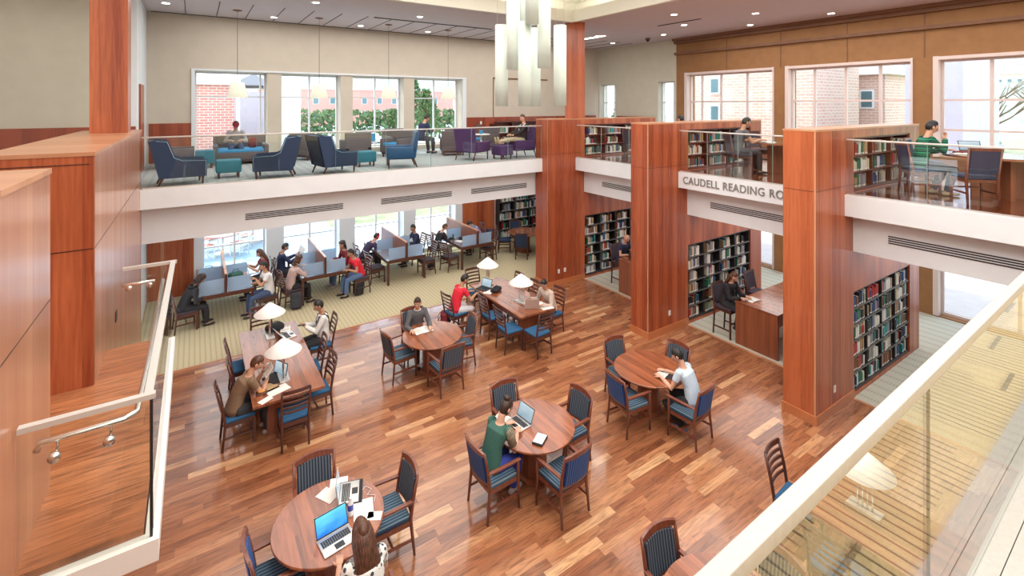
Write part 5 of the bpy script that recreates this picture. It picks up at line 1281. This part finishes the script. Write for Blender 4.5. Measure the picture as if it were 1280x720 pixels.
pm('navy_cloth', (0.022, 0.03, 0.08)); pm('pink_sweater', (0.55, 0.40, 0.38)); pm('dusk_hoodie', (0.05, 0.035, 0.085)); pm('lavender_cloth', (0.30, 0.26, 0.50)); pm('black_cloth', (0.018, 0.018, 0.022)); pm('shorts_white', (0.62, 0.62, 0.66)); pm('blue_jeans', (0.10, 0.17, 0.32)); pm('cobalt', (0.03, 0.05, 0.30)); pm('grey_tee', (0.36, 0.35, 0.35)); pm('maroon_cloth', (0.20, 0.02, 0.03))
def plaid():
    m, t, b = new_mat('green_plaid'); g = G(t); c = g.n('ShaderNodeTexCoord'); s = g.n('ShaderNodeSeparateXYZ'); t.links.new(c.outputs['Object'], s.inputs[0])
    f1 = g.m('FRACT', g.m('DIVIDE', g.m('ADD', s.outputs['Z'], 5.0), .085)); f2 = g.m('FRACT', g.m('DIVIDE', g.m('ADD', s.outputs['Z'], 5.0), .034))
    a = g.ramp(f1, [(0, (0.01, 0.05, 0.04)), (.3, (0.015, 0.20, 0.09)), (.55, (0.02, 0.03, 0.04)), (.7, (0.02, 0.30, 0.15))], 'CONSTANT'); b_ = g.ramp(f2, [(0, (.55,) * 3), (.5, (1.2,) * 3)], 'CONSTANT')
    t.links.new(g.mix(1, a, b_, 'MULTIPLY'), b.inputs['Base Color']); b.inputs['Roughness'].default_value = .9; return m
M['green_plaid'] = plaid()
def floral(name, c0, c1, sc=24):
    m, t, b = new_mat(name); g = G(t); c = g.n('ShaderNodeTexCoord'); v = g.n('ShaderNodeTexVoronoi'); v.inputs['Scale'].default_value = sc; t.links.new(c.outputs['Object'], v.inputs['Vector'])
    t.links.new(g.ramp(v.outputs['Distance'], [(0, c0), (.38, c1)], 'CONSTANT'), b.inputs['Base Color']); b.inputs['Roughness'].default_value = .85; return m
M['floral'] = floral('floral', (0.06, 0.06, 0.07), (0.70, 0.69, 0.66), 19); M['lace'] = floral('lace', (0.42, 0.34, 0.25), (0.20, 0.17, 0.11), 60)
# ---- small things
def pbox(name, label, cat, loc, rz, size, m, group=None, bev=.002):
    o = MB().cbox((0, 0, size[2] / 2), size).build(name, m, None, bev); o.location = loc; o.rotation_euler = (0, 0, rz); return tag(o, label, cat, group)
def paper(label, x, y, z, a, w=.21, l=.29): return pbox('paper_sheet', label, 'paper', (x, y, z), R(a), (w, l, .002), 'paper', None, 0)
def scr_mat(name, c0, c1, st):
    m, t, b = new_mat(name); g = G(t); c = g.n('ShaderNodeTexCoord'); s = g.n('ShaderNodeSeparateXYZ'); t.links.new(c.outputs['Generated'], s.inputs[0])
    n = g.n('ShaderNodeTexNoise'); n.inputs['Scale'].default_value = 2.2; t.links.new(c.outputs['Generated'], n.inputs['Vector'])
    f = g.m('ADD', g.m('MULTIPLY', s.outputs['Z'], .6), g.m('MULTIPLY', n.outputs['Fac'], .5)); col = g.ramp(f, [(.2, c0), (.85, c1)])
    b.inputs['Base Color'].default_value = (.02, .02, .02, 1); t.links.new(col, b.inputs['Emission Color']); b.inputs['Emission Strength'].default_value = st; b.inputs['Roughness'].default_value = .15; return m
M['screen_blue'] = scr_mat('screen_blue', (0.0, 0.12, 0.55), (0.10, 0.50, 0.85), .9); M['screen_grey'] = scr_mat('screen_grey', (.16, .24, .30), (.35, .44, .48), .8)
def laptop(label, x, y, z, a, body='steel', screen='screen_grey', ang=108, w=.33, d=.23):
    """user sits on the -Y side, looking along +Y"""
    t = thing('laptop', label, 'laptop', (x, y, z), R(a))
    b = MB().rbox((0, 0, .009), (w, d, .018), .004, n=2).build('base', body, t)
    k = MB()
    for r_ in range(5):
        for c in range(13): k.box((-w * .43 + c * w * .066, -.01 + r_ * .019, .018), (-w * .43 + c * w * .066 + w * .056, .005 + r_ * .019, .0205))
    k.build('keyboard', 'black', b); MB().box((-.05, -d * .44, .018), (.05, -d * .14, .0186)).build('trackpad', 'seam' if body == 'steel' else 'charcoal', b)
    th = R(ang - 90); T = Matrix.Translation((0, d / 2 - .004, .016)) @ Matrix.Rotation(-th, 4, 'X')
    s_ = MB().box((-w / 2, 0, 0), (w / 2, .007, .215), T=T).build('screen_lid', body, t)
    MB().box((-w / 2 + .004, -.001, .005), (w / 2 - .004, .0, .212), T=T).build('bezel', 'black', s_); MB().box((-w / 2 + .013, -.002, .018), (w / 2 - .013, -.001, .203), T=T).build('display', screen, s_)
    return t
def open_book(label, x, y, z, a, s_=1.0, tilt=0, cover='charcoal', big=False):
    t = thing('open_book', label, 'book', (x, y, z), R(a)); t.rotation_euler = (R(tilt), 0, R(a)); w, h = .17 * s_, .24 * s_
    MB().box((-w - .005, -h / 2 - .004, 0), (w + .005, h / 2 + .004, .004)).build('cover', cover, t)
    for sx in (-1, 1):
        n = 6; vs = []; fs = []
        for i in range(n + 1):
            u = i / n; x_ = sx * w * u; zz = .006 + .018 * math.sin(PI * min(1, u * 1.1 + .12)) * (1 - u * .4)
            vs += [(x_, -h / 2, zz), (x_, h / 2, zz), (x_, -h / 2, .004), (x_, h / 2, .004)]
        for i in range(n):
            p, q = i * 4, i * 4 + 4; f = [(p, q, q + 1, p + 1), (p + 2, p + 3, q + 3, q + 2), (p, p + 2, q + 2, q), (p + 1, q + 1, q + 3, p + 3)]
            fs += f if sx > 0 else [g_[::-1] for g_ in f]
        fs += [(n * 4, n * 4 + 2, n * 4 + 3, n * 4 + 1)]
        pg = MB().add(vs, fs, 0).build('pages', 'paper', t)
        pr = MB()
        for r_ in range(7): pr.box((sx * w * .52 - w * .32, h * .36 - r_ * h * .11 - .004, .0235), (sx * w * .52 + w * .32, h * .36 - r_ * h * .11 + .002, .0242))
        pr.build('print', 'print', pg)
    return t
def backpack(label, x, y, a, m='black_cloth', z=0, tilt=0, s_=1.0, pocket=None):
    t = thing('backpack', label, 'bag', (x, y, z), R(a)); t.rotation_euler = (R(tilt), 0, R(a)); t.scale = (s_,) * 3
    MB().rbox((0, 0, .22), (.30, .18, .43), .07, n=4).build('body', m, t); MB().rbox((0, -.10, .15), (.24, .08, .24), .035).build('pocket', pocket or m, t)
    for sx in (-1, 1): MB().tube([(sx * .09, .085, .40), (sx * .10, .15, .30), (sx * .10, .14, .14), (sx * .12, .085, .05)], [(.022, .006)] * 4, 8, side=(1, 0, 0)).build('strap', m, t)
    MB().tube([(-.04, .05, .425), (-.03, .05, .46), (.03, .05, .46), (.04, .05, .425)], .007, 6).build('grab_handle', m, t)
    return t
def bag_soft(label, x, y, z, a, m, s_=(.3, .2, .16)):
    t = thing('bag', label, 'bag', (x, y, z), R(a)); MB().rbox((0, 0, s_[2] / 2), s_, min(s_) * .42, n=4).build('body', m, t); MB().tube([(-s_[0] * .25, 0, s_[2] * .9), (-s_[0] * .15, 0, s_[2] * 1.35), (s_[0] * .15, 0, s_[2] * 1.35), (s_[0] * .25, 0, s_[2] * .9)], .009, 6).build('handle', m, t); return t
TZ = .7505
# students at the nearest round table (two laptops)
def strap_ex(m_):
    def f(t, T, nk, sx, pel, arms, ch):
        for s_ in (-1, 1):
            MB().tube([ch + sx * s_ * .085 + Vector((0, .128, -.10)), nk + sx * s_ * .09 + Vector((0, .085, -.045)), nk + sx * s_ * .09 + Vector((0, -.02, .005)), nk + sx * s_ * .09 + Vector((0, -.10, -.05)), ch + sx * s_ * .06 + Vector((0, -.13, -.12))], [(.026, .010)] * 5, 8, side=sx).build('strap', m_, t)
    return f
def cap_ex(m_):
    def f(t, T, nk, sx, pel, arms, ch):
        m = MB().ball((0, -.005, .03), (.088, .108, .10), 20, 12, 0, T, lambda v: Vector((v.x, v.y, max(v.z, .1)))); m.ball((0, .11, .045), (.06, .05, .008), 14, 6, 0, T); m.build('cap', m_, t)
    return f
def phones_ex(m_):
    def f(t, T, nk, sx, pel, arms, ch):
        m = MB().tube([T @ Vector((.098 * math.cos(a), 0, .02 + .125 * math.sin(a))) for a in [PI * q / 12 for q in range(13)]], .010, 8)
        for s_ in (-1, 1): m.ball((s_ * .096, 0, .0), (.022, .038, .045), 12, 8, 0, T)
        m.build('headphones', m_, t)
    return f
def hood_ex(m_):
    def f(t, T, nk, sx, pel, arms, ch): MB().tube([nk + Vector((.10 * math.cos(a), -.03 + .09 * math.sin(a), .02)) for a in [2 * PI * q / 14 for q in range(14)]], .028, 8, closed=True).build('hood', m_, t)
    return f
def watch_ex(t, T, nk, sx, pel, arms, ch):
    S, E_, W2 = arms[1]; p = W2.lerp(E_, .12); d = (E_ - W2).normalized(); MB().tube([p, p + d * .022], .034, 12).build('wristband', 'red_cloth', t)
Fy = (0, 1, 0)
person('woman with long brown hair and black and white floral top at the picture bottom', (1.42, 4.66, 0), R(4), lean=20, hp=25, hy=4, top='floral', sleeve='short', hair='long', hm='hair_brown', pants='blue_jeans', shoes='white_cloth', wr=((.15, .42, .79), (-.15, .42, .79)), vox=.012)
laptop('open laptop with bright blue screen in front of the long-haired woman', 1.30, 5.40, TZ, 8, 'steel', 'screen_blue', 112, .36, .25)
laptop('open laptop seen from its side with bright keyboard on a black sleeve', 1.58, 5.98, TZ + .012, 72, 'steel', 'screen_grey', 98)
pbox('laptop_sleeve', 'black padded sleeve under the second open laptop', 'case', (1.60, 5.99, TZ), R(72), (.37, .28, .011), 'black_cloth')
paper('white sheet behind the second laptop, nearest the far armchair', 1.50, 6.17, TZ, 72, .30, .21); paper('white sheet at the left corner behind the second laptop', 1.36, 6.10, TZ + .002, 30, .17, .24)
paper('large white sheet right of the water bottle', 1.66, 5.66, TZ, -14, .22, .30); paper('small white card near the right edge of the round table', 1.74, 5.50, TZ, -30, .16, .12)
t = thing('water_bottle', 'clear plastic water bottle with blue label between the two laptops', 'bottle', (1.51, 5.66, TZ))
M['clear_plastic'] = mat('clear_plastic', (.80, .84, .88), .15); M['label_blue'] = mat('label_blue', (.05, .09, .45), .4)
MB().lathe([(0, 0), (.03, 0), (.032, .02), (.030, .06), (.032, .14), (.014, .185), (.014, .19)], seg=20).build('bottle', 'clear_plastic', t); MB().lathe([(.0325, .07), (.0335, .075), (.0335, .13), (.0325, .135)], seg=20).build('bottle_label', 'label_blue', t); MB().lathe([(.016, .188), (.016, .206), (0, .206)], seg=16).build('cap', 'white_cloth', t)
o = MB().tube([(1.70, 5.92, TZ + .005), (1.78, 5.98, TZ + .005), (1.83, 5.90, TZ + .005), (1.76, 5.84, TZ + .005), (1.84, 5.78, TZ + .005), (1.80, 5.70, TZ + .005)], .0035, 6).build('charging_cable', 'white_metal'); tag(o, 'white cable lying on the round table beside the second laptop', 'cable')
# woman in green
person('woman in dark green top with patterned sleeves and hair in a bun', (3.46, 5.70, 0), R(-76), lean=26, hp=38, hy=-8, top='forest_green', sleeve='short', hair='bun', hm='hair_dkbrown', pants='cobalt', shoes='grey_tee', wr=((.10, .40, .80), (-.14, .43, .80)), feet=((.10, .30), (-.10, .30)), vox=.012,
       extra=lambda t, T, nk, sx, pel, arms, ch: [MB().tube([a[0] - (a[0] - nk) * .1, a[0], a[0].lerp(a[1], .7)], [.064, .068, .060], 14).build('sleeve', 'lace', t) for a in arms] and None)
laptop('open silver laptop in front of the woman in green', 4.02, 5.90, TZ, -84, 'steel', 'screen_grey', 112)
open_book('open notebook beside the arm of the woman in green', 3.88, 6.10, TZ, -70, .85)
pbox('book', 'dark book with white papers near the front edge of the round table', 'book', (4.08, 5.44, TZ), R(-58), (.15, .23, .03), 'charcoal'); paper('white folded paper lying on the dark book', 4.08, 5.44, TZ + .032, -58, .14, .2)
t = thing('cup', 'white drinking cup behind the silver laptop', 'cup', (4.02, 6.16, TZ)); MB().lathe([(0, .0), (.03, 0), (.04, .11), (.036, .11), (.028, .01), (0, .01)], seg=22).build('cup_body', 'white_cloth', t); MB().lathe([(.041, .108), (.041, .118), (0, .121)], seg=22).build('lid', 'white_cloth', t)
# man in pale blue shirt
person('man in pale blue shirt seen from behind at the round table', (6.98, 5.08, 0), R(12), lean=24, hp=30, hy=18, top='pale_blue_shirt', sleeve='short', hair='short', pants='black_cloth', shoes='blue_jeans', wr=((.08, .50, .80), (-.16, .46, .80)), feet=((.1, .2), (-.1, .1)), vox=.012)
open_book('open paperback in the hands of the man in pale blue shirt', 6.88, 5.58, TZ, 15, .7); pbox('tablet', 'black tablet under the open paperback', 'tablet', (6.92, 5.48, TZ), R(40), (.18, .24, .008), 'black')
# man in grey sweater
person('man in charcoal grey sweater reading at the farthest round table', (4.05, 9.88, 0), R(176), lean=14, hp=22, hy=-25, top='grey_sweater', sleeve='long', hair='short', hm='hair_dkbrown', collar='white_cloth', wr=((.24, .40, .80), (-.16, .42, .80)), vox=.014)
open_book('large open book under the hands of the man in grey sweater', 4.02, 9.46, TZ, 0, 1.15)
# left long table
person('man in brown T-shirt holding a book up to his face', (.60, 9.05, 0), R(-84), lean=30, hp=35, hy=-10, top='brown_tee', sleeve='short', hair='short', hm='hair_brown', pants='charcoal', shoes='grey_tee', wr=((.06, .44, .92), (-.12, .40, .93)), palms=((0, -1, 0), (0, -1, 0)), hand_dir=((0, .1, 1), (0, .1, 1)), vox=.012, extra=lambda *a: None)
t = open_book('book held up in front of his face by the man in brown', 1.06, 9.03, 1.02, -88, .8); t.rotation_euler = (R(55), 0, R(-88))
laptop('open laptop beside the man in brown T-shirt', 1.16, 9.22, TZ, -62, 'charcoal', 'screen_grey', 100)
paper('tan folder lying by the man in brown', 1.02, 8.96, TZ, -70, .24, .32).data.materials[0] = mat('folder_tan', (.55, .38, .20), .8)
paper('white closed notebook computer sheet at the near left of the long table', 1.17, 8.82, TZ, -72, .22, .34); o = paper('white notepad at the near left corner of the long table', .96, 8.62, TZ, -60, .12, .20)
t = thing('food_tray', 'small brown tray with pastry by the elbow of the man in brown', 'food', (.93, 8.86, TZ + .003)); MB().rbox((0, 0, .012), (.16, .13, .02), .008).build('tray', 'chair_wood', t); MB().ball((0, 0, .035), (.06, .045, .02), 12, 8).build('pastry', mat('pastry', (.6, .28, .07), .7, noise=.3), t)
t = thing('cup', 'white paper cup behind the laptop of the man in brown', 'cup', (1.12, 9.56, TZ)); MB().lathe([(0, 0), (.03, 0), (.042, .12), (0, .12)], seg=20).build('cup_body', 'white_cloth', t)
person('man in white shirt with dark straps looking at his phone', (2.24, 10.74, 0), R(84), lean=2, hp=22, hy=4, top='white_cloth', sleeve='long', hair='short', pants='black_cloth', wr=((.05, .30, .88), (-.07, .30, .88)), palms=((-.5, .3, .6), (.5, .3, .6)), extra=strap_ex('black_cloth'), vox=.014, skin='skin_tan', curl=.5)
pbox('phone', 'phone held by the man with dark straps', 'phone', (1.86, 10.72, .925), R(84), (.07, .14, .009), 'black')
bag_soft('dark shoulder bag lying by the far lamp of the left long table', 1.42, 11.18, TZ, 20, 'black_cloth', (.34, .24, .14))
laptop('silver laptop at the far right of the left long table', 1.62, 10.78, TZ, 100, 'steel', 'screen_grey', 130)
open_book('open book lying by the far end of the left long table', 1.62, 11.12, TZ, 80, .8)
# second long table
person('student in red shirt and white shorts at the long table', (5.34, 10.50, 0), R(-84), lean=24, hp=28, hy=-12, top='red_cloth', sleeve='short', hair='short', pants='shorts_white', shorts=True, shoes='skin_tan', wr=((.12, .48, .80), (-.14, .46, .80)), feet=((.12, .30), (-.16, .26)), vox=.014, skin='skin_tan')
laptop('small laptop of the student in red shirt', 6.22, 10.72, TZ, -70, 'charcoal', 'screen_grey', 105); bag_soft('small black bag by the lamp of the student in red', 6.42, 10.42, TZ, 30, 'black_cloth', (.30, .2, .10)); paper('loose white paper by the laptop of the student in red', 6.25, 10.50, TZ, -50)
backpack('dark red and black backpack on the floor behind the student in red', 5.12, 10.72, 70, 'maroon_cloth', 0, 0, 1.0, 'black_cloth')
person('man in beige shirt writing at the end of the long table', (7.20, 9.22, 0), R(100), lean=22, hp=30, hy=18, top='beige_shirt', sleeve='long', hair='short', pants='charcoal', wr=((.28, .36, .80), (-.15, .42, .80)), vox=.014, skin='skin_tan')
M['laptop_gold'] = mat('laptop_gold', (.50, .38, .33), .4, metal=.3)
laptop('rose coloured laptop with its lid towards the viewer', 6.62, 9.15, TZ, 150, 'laptop_gold', 'screen_grey', 100); open_book('open magazine in front of the man in beige shirt', 6.84, 9.14, TZ, 96, 1.15); paper('white sheet near the corner of the second long table', 6.90, 8.93, TZ, 80, .22, .3)
o = MB().tube([(6.45, 9.70, TZ + .006), (6.35, 9.72, TZ + .006), (6.33, 9.62, TZ + .006), (6.42, 9.55, TZ + .006), (6.48, 9.45, TZ + .006)], .005, 6).build('power_cable', 'white_metal'); tag(o, 'white power cable curled at the foot of the nearer lamp', 'cable')
# carrels
person('person in black hoodie bent over a phone at the left carrel', (-.16, 14.22, 0), R(-82), lean=32, hp=40, top='black_cloth', sleeve='long', hair='curly', hm='hair_dkbrown', pants='black_cloth', wr=((.10, .36, .72), (-.10, .36, .72)), vox=.018, skin='skin_tan', extra=hood_ex('black_cloth'))
backpack('pale backpack hanging behind the person in black hoodie', -.50, 14.45, 100, 'khaki', .35, 0, .9)
person('student in white T-shirt at the near right of the left carrel', (1.62, 14.22, 0), R(98), lean=10, hp=14, top='white_cloth', sleeve='short', hair='short', pants='denim', wr=((.10, .38, .80), (-.10, .30, .98)), vox=.018, skin='skin_tan')
person('woman reading by the first lower window', (1.66, 15.5, 0), R(92), lean=6, hp=25, top='maroon_cloth', sleeve='short', hair='long', hm='hair_brown', pants='charcoal', wr=((.12, .36, .92), (-.12, .36, .92)), vox=.018, palms=((0, -1, 0), (0, -1, 0)))
t = open_book('open book held by the woman at the first lower window', 1.24, 15.5, .96, 92, .9); t.rotation_euler = (R(45), 0, R(92))
bag_soft('dark green bag lying on the left carrel', .95, 15.05, TZ, 20, 'forest_green', (.36, .24, .2)); bag_soft('black bag lying on the far left place of the left carrel', .35, 15.95, TZ, 10, 'black_cloth', (.42, .24, .16)); bag_soft('pink and grey pencil bag on the left carrel', 1.15, 15.25, TZ, 30, 'pink_sweater', (.2, .1, .07))
backpack('red and grey backpack standing under the right end of the left carrel', 1.42, 14.12, 20, 'grey_tee', 0, 0, .8, 'maroon_cloth')
person('woman in pink sweater with her hand at her face', (2.24, 14.30, 0), R(-80), lean=20, hp=20, top='pink_sweater', sleeve='long', hair='curly', hm='hair_brown', pants='black_cloth', wr=((.10, .30, 1.02), (-.12, .40, .80)), vox=.018)
person('man in navy jacket holding up a newspaper by the white pillar', (2.22, 15.72, 0), R(-86), lean=4, hp=26, top='navy_cloth', sleeve='long', hair='short', pants='charcoal', wr=((.14, .38, .92), (-.14, .38, .92)), vox=.018, palms=((0, -1, 0), (0, -1, 0)), skin='skin_tan')
o = MB().box((-.28, -.002, -.18), (.28, .002, .18), T=Matrix.Rotation(R(-20), 4, 'X')).build('newspaper', 'paper'); o.location = (2.72, 15.75, 1.0); o.rotation_euler = (0, 0, R(-86)); tag(o, 'grey newspaper held by the man in navy jacket', 'newspaper')
person('student in red polo shirt leaning over the second carrel', (4.02, 14.20, 0), R(98), lean=26, hp=18, hy=-10, top='red_cloth', sleeve='short', hair='short', pants='blue_jeans', wr=((.12, .42, .80), (-.18, .38, .80)), vox=.018, skin='skin_tan')
person('woman with long curly dark hair beside the student in red polo', (3.9, 15.1, 0), R(96), lean=14, hp=20, hy=30, top='maroon_cloth', sleeve='long', hair='curly', hm='hair_dkbrown', pants='blue_jeans', shoes='grey_tee', wr=((.12, .36, .80), (-.18, .36, .80)), vox=.018)
backpack('dark grey backpack leaning against the near left leg of the second carrel', 2.30, 13.98, -10, 'charcoal', 0, -14); backpack('black backpack by the near right leg of the second carrel', 3.98, 14.05, 10, 'black_cloth', 0, 0, .9)
backpack('blue grey backpack on the floor by the window behind the second carrel', 4.35, 16.2, 10, 'denim')
person('person bent over in a dark purple hoodie with red headphones', (4.70, 15.78, 0), R(-84), lean=42, hp=40, top='dusk_hoodie', sleeve='long', hair='short', pants='charcoal', wr=((.14, .42, .80), (-.14, .42, .80)), vox=.018, extra=phones_ex('red_cloth'))
person('man in navy shirt at the far right of the third carrel', (6.40, 15.72, 0), R(92), lean=8, hp=18, top='navy_cloth', sleeve='long', hair='short', pants='charcoal', wr=((.08, .34, 1.0), (-.12, .38, .80)), vox=.018, skin='skin_tan')
person('man in black sweater writing at the carrel nearest the panelled wall', (7.14, 15.45, 0), R(-86), lean=26, hp=38, top='black_cloth', sleeve='long', hair='short', hm='hair_brown', pants='grey_tee', wr=((.14, .44, .80), (-.14, .44, .80)), vox=.018)
person('person in lavender shirt with head bowed at the last carrel', (8.84, 15.6, 0), R(90), lean=38, hp=50, top='lavender_cloth', sleeve='short', hair='short', pants='charcoal', wr=((.14, .42, .80), (-.14, .42, .80)), vox=.018)
backpack('navy backpack hung on the chair of the person in lavender', 9.30, 15.6, -90, 'navy_cloth', .42, 0, .9); backpack('black backpack on the floor between the third and fourth carrels', 6.62, 14.9, 20, 'black_cloth', 0, 0, .8)
open_book('open book on the far left place of the fourth carrel', 7.70, 15.5, TZ, -90, .9); paper('loose paper on the near left of the fourth carrel', 7.72, 14.95, TZ, 20); bag_soft('dark pencil case on the fourth carrel by the divider', 7.84, 15.15, TZ, 40, 'black_cloth', (.22, .09, .06))
t = thing('water_bottle', 'small green water bottle standing on the fourth carrel', 'bottle', (7.62, 15.25, TZ)); MB().lathe([(0, 0), (.033, 0), (.033, .15), (.015, .18), (.015, .20), (0, .20)], seg=16).build('bottle', 'forest_green', t)
# counter tables
person('woman in black cardigan with long brown hair at the counter table', (10.66, 6.72, 0), R(178), sh=.68, lean=16, hp=30, hy=-10, top='black_cloth', sleeve='long', hair='long', hm='hair_brown', pants='black_cloth', wr=((.10, .40, 1.03), (-.12, .40, 1.03)), feet=((.1, .28), (-.1, .28)), fz=.32, vox=.015)
open_book('open magazine in front of the woman in black', 10.78, 6.20, .981, 176, 1.0); open_book('open white book at the far end of the counter table', 12.0, 5.9, .981, 10, 1.0)
laptop('open pale laptop on the counter table, half behind the partition', 11.9, 5.65, .981, 30, 'white_metal', 'screen_grey', 110)
person('bald man in dark blue polo at the farthest counter table', (10.95, 10.38, 0), R(178), sh=.68, lean=16, hp=26, top='navy_cloth', sleeve='short', hair='bald', pants='charcoal', wr=((.16, .38, 1.03), (-.16, .38, 1.03)), feet=((.1, .28), (-.1, .28)), fz=.32, vox=.018)
bag_soft('black bag on the farthest counter table in front of the bald man', 10.85, 9.8, .981, 10, 'black_cloth', (.42, .26, .2))
# upper right
person('student in green plaid sweater at the upper right reading table', (11.28, 3.20, UZ), R(-140), lean=14, hp=16, top='green_plaid', sleeve='long', hair='short', pants='charcoal', shoes='khaki', wr=((.02, .32, 1.02), (-.16, .42, .82)), feet=((.12, .30), (-.12, .2)), vox=.012, extra=watch_ex, palms=((0, -.6, .4), (0, 0, -1)))
open_book('open thick book in front of the student in green plaid', 11.66, 2.72, UZ + TZ, -60, 1.0); pbox('book', 'dark red book lying on the upper right table', 'book', (11.98, 2.82, UZ + TZ), R(20), (.2, .27, .03), 'maroon_cloth'); laptop('dark open laptop on the upper right reading table', 12.3, 2.75, UZ + TZ, -60, 'charcoal', 'screen_grey', 120)
person('student with dark hair in grey shirt behind the lettered band', (10.98, 6.62, UZ), R(-128), lean=16, hp=24, top='grey_sweater', sleeve='short', hair='short', pants='charcoal', wr=((.14, .44, .82), (-.14, .44, .82)), vox=.015, skin='skin_tan')
open_book('open book on the reading table behind the lettered band', 11.45, 6.2, UZ + TZ, -110, 1.0); pbox('folder', 'bright blue folder on the reading table behind the lettered band', 'folder', (11.75, 5.65, UZ + TZ), R(30), (.24, .32, .01), 'sky_fabric')
person('person with black hair whose head shows above the middle partition', (11.75, 8.75, UZ), R(-4), lean=14, hp=24, top='black_cloth', sleeve='long', hair='short', pants='charcoal', vox=.02)
# lounge
person('person in a red cap and light jacket on the grey sofa', (1.00, 15.85, UZ), R(178), sh=.37, lean=30, hp=38, top='grey_tee', sleeve='long', hair='short', pants='denim', wr=((.14, .36, .66), (-.14, .36, .66)), vox=.018, extra=cap_ex('maroon_cloth'), feet=((.1, .48), (-.1, .48)))
backpack('dark backpack lying on the grey sofa beside the person in cap', 1.42, 15.8, 170, 'maroon_cloth', UZ + .41, 0, .7)
person('young man in navy seen from the side in the far lounge', (6.35, 15.05, UZ), R(-70), sh=.46, lean=22, hp=36, top='navy_cloth', sleeve='long', hair='short', pants='charcoal', vox=.018)
person('student reclining in a purple easy chair with feet on the ottoman', (8.62, 12.50, UZ), R(88), sh=.44, lean=-8, hp=12, hy=10, top='black_cloth', sleeve='long', hair='short', hm='hair_brown', pants='khaki', shoes='khaki', wr=((.10, .32, .72), (-.10, .32, .72)), feet=((.07, .84, .50), (-.09, .80, .52)), knee_pole=(0, 0, 1), vox=.015, extra=strap_ex('white_cloth'))
pbox('shopping_bag', 'small blue cup standing on the pale side table in the lounge', 'cup', (7.9, 13.75, UZ + .69), 0, (.09, .09, .13), 'sky_fabric').name = 'cup'
pbox('tote_bag', 'bright blue bag standing on the low white table', 'bag', (4.85, 15.75, UZ + .45), 0, (.3, .16, .26), 'sky_fabric', None, .02)
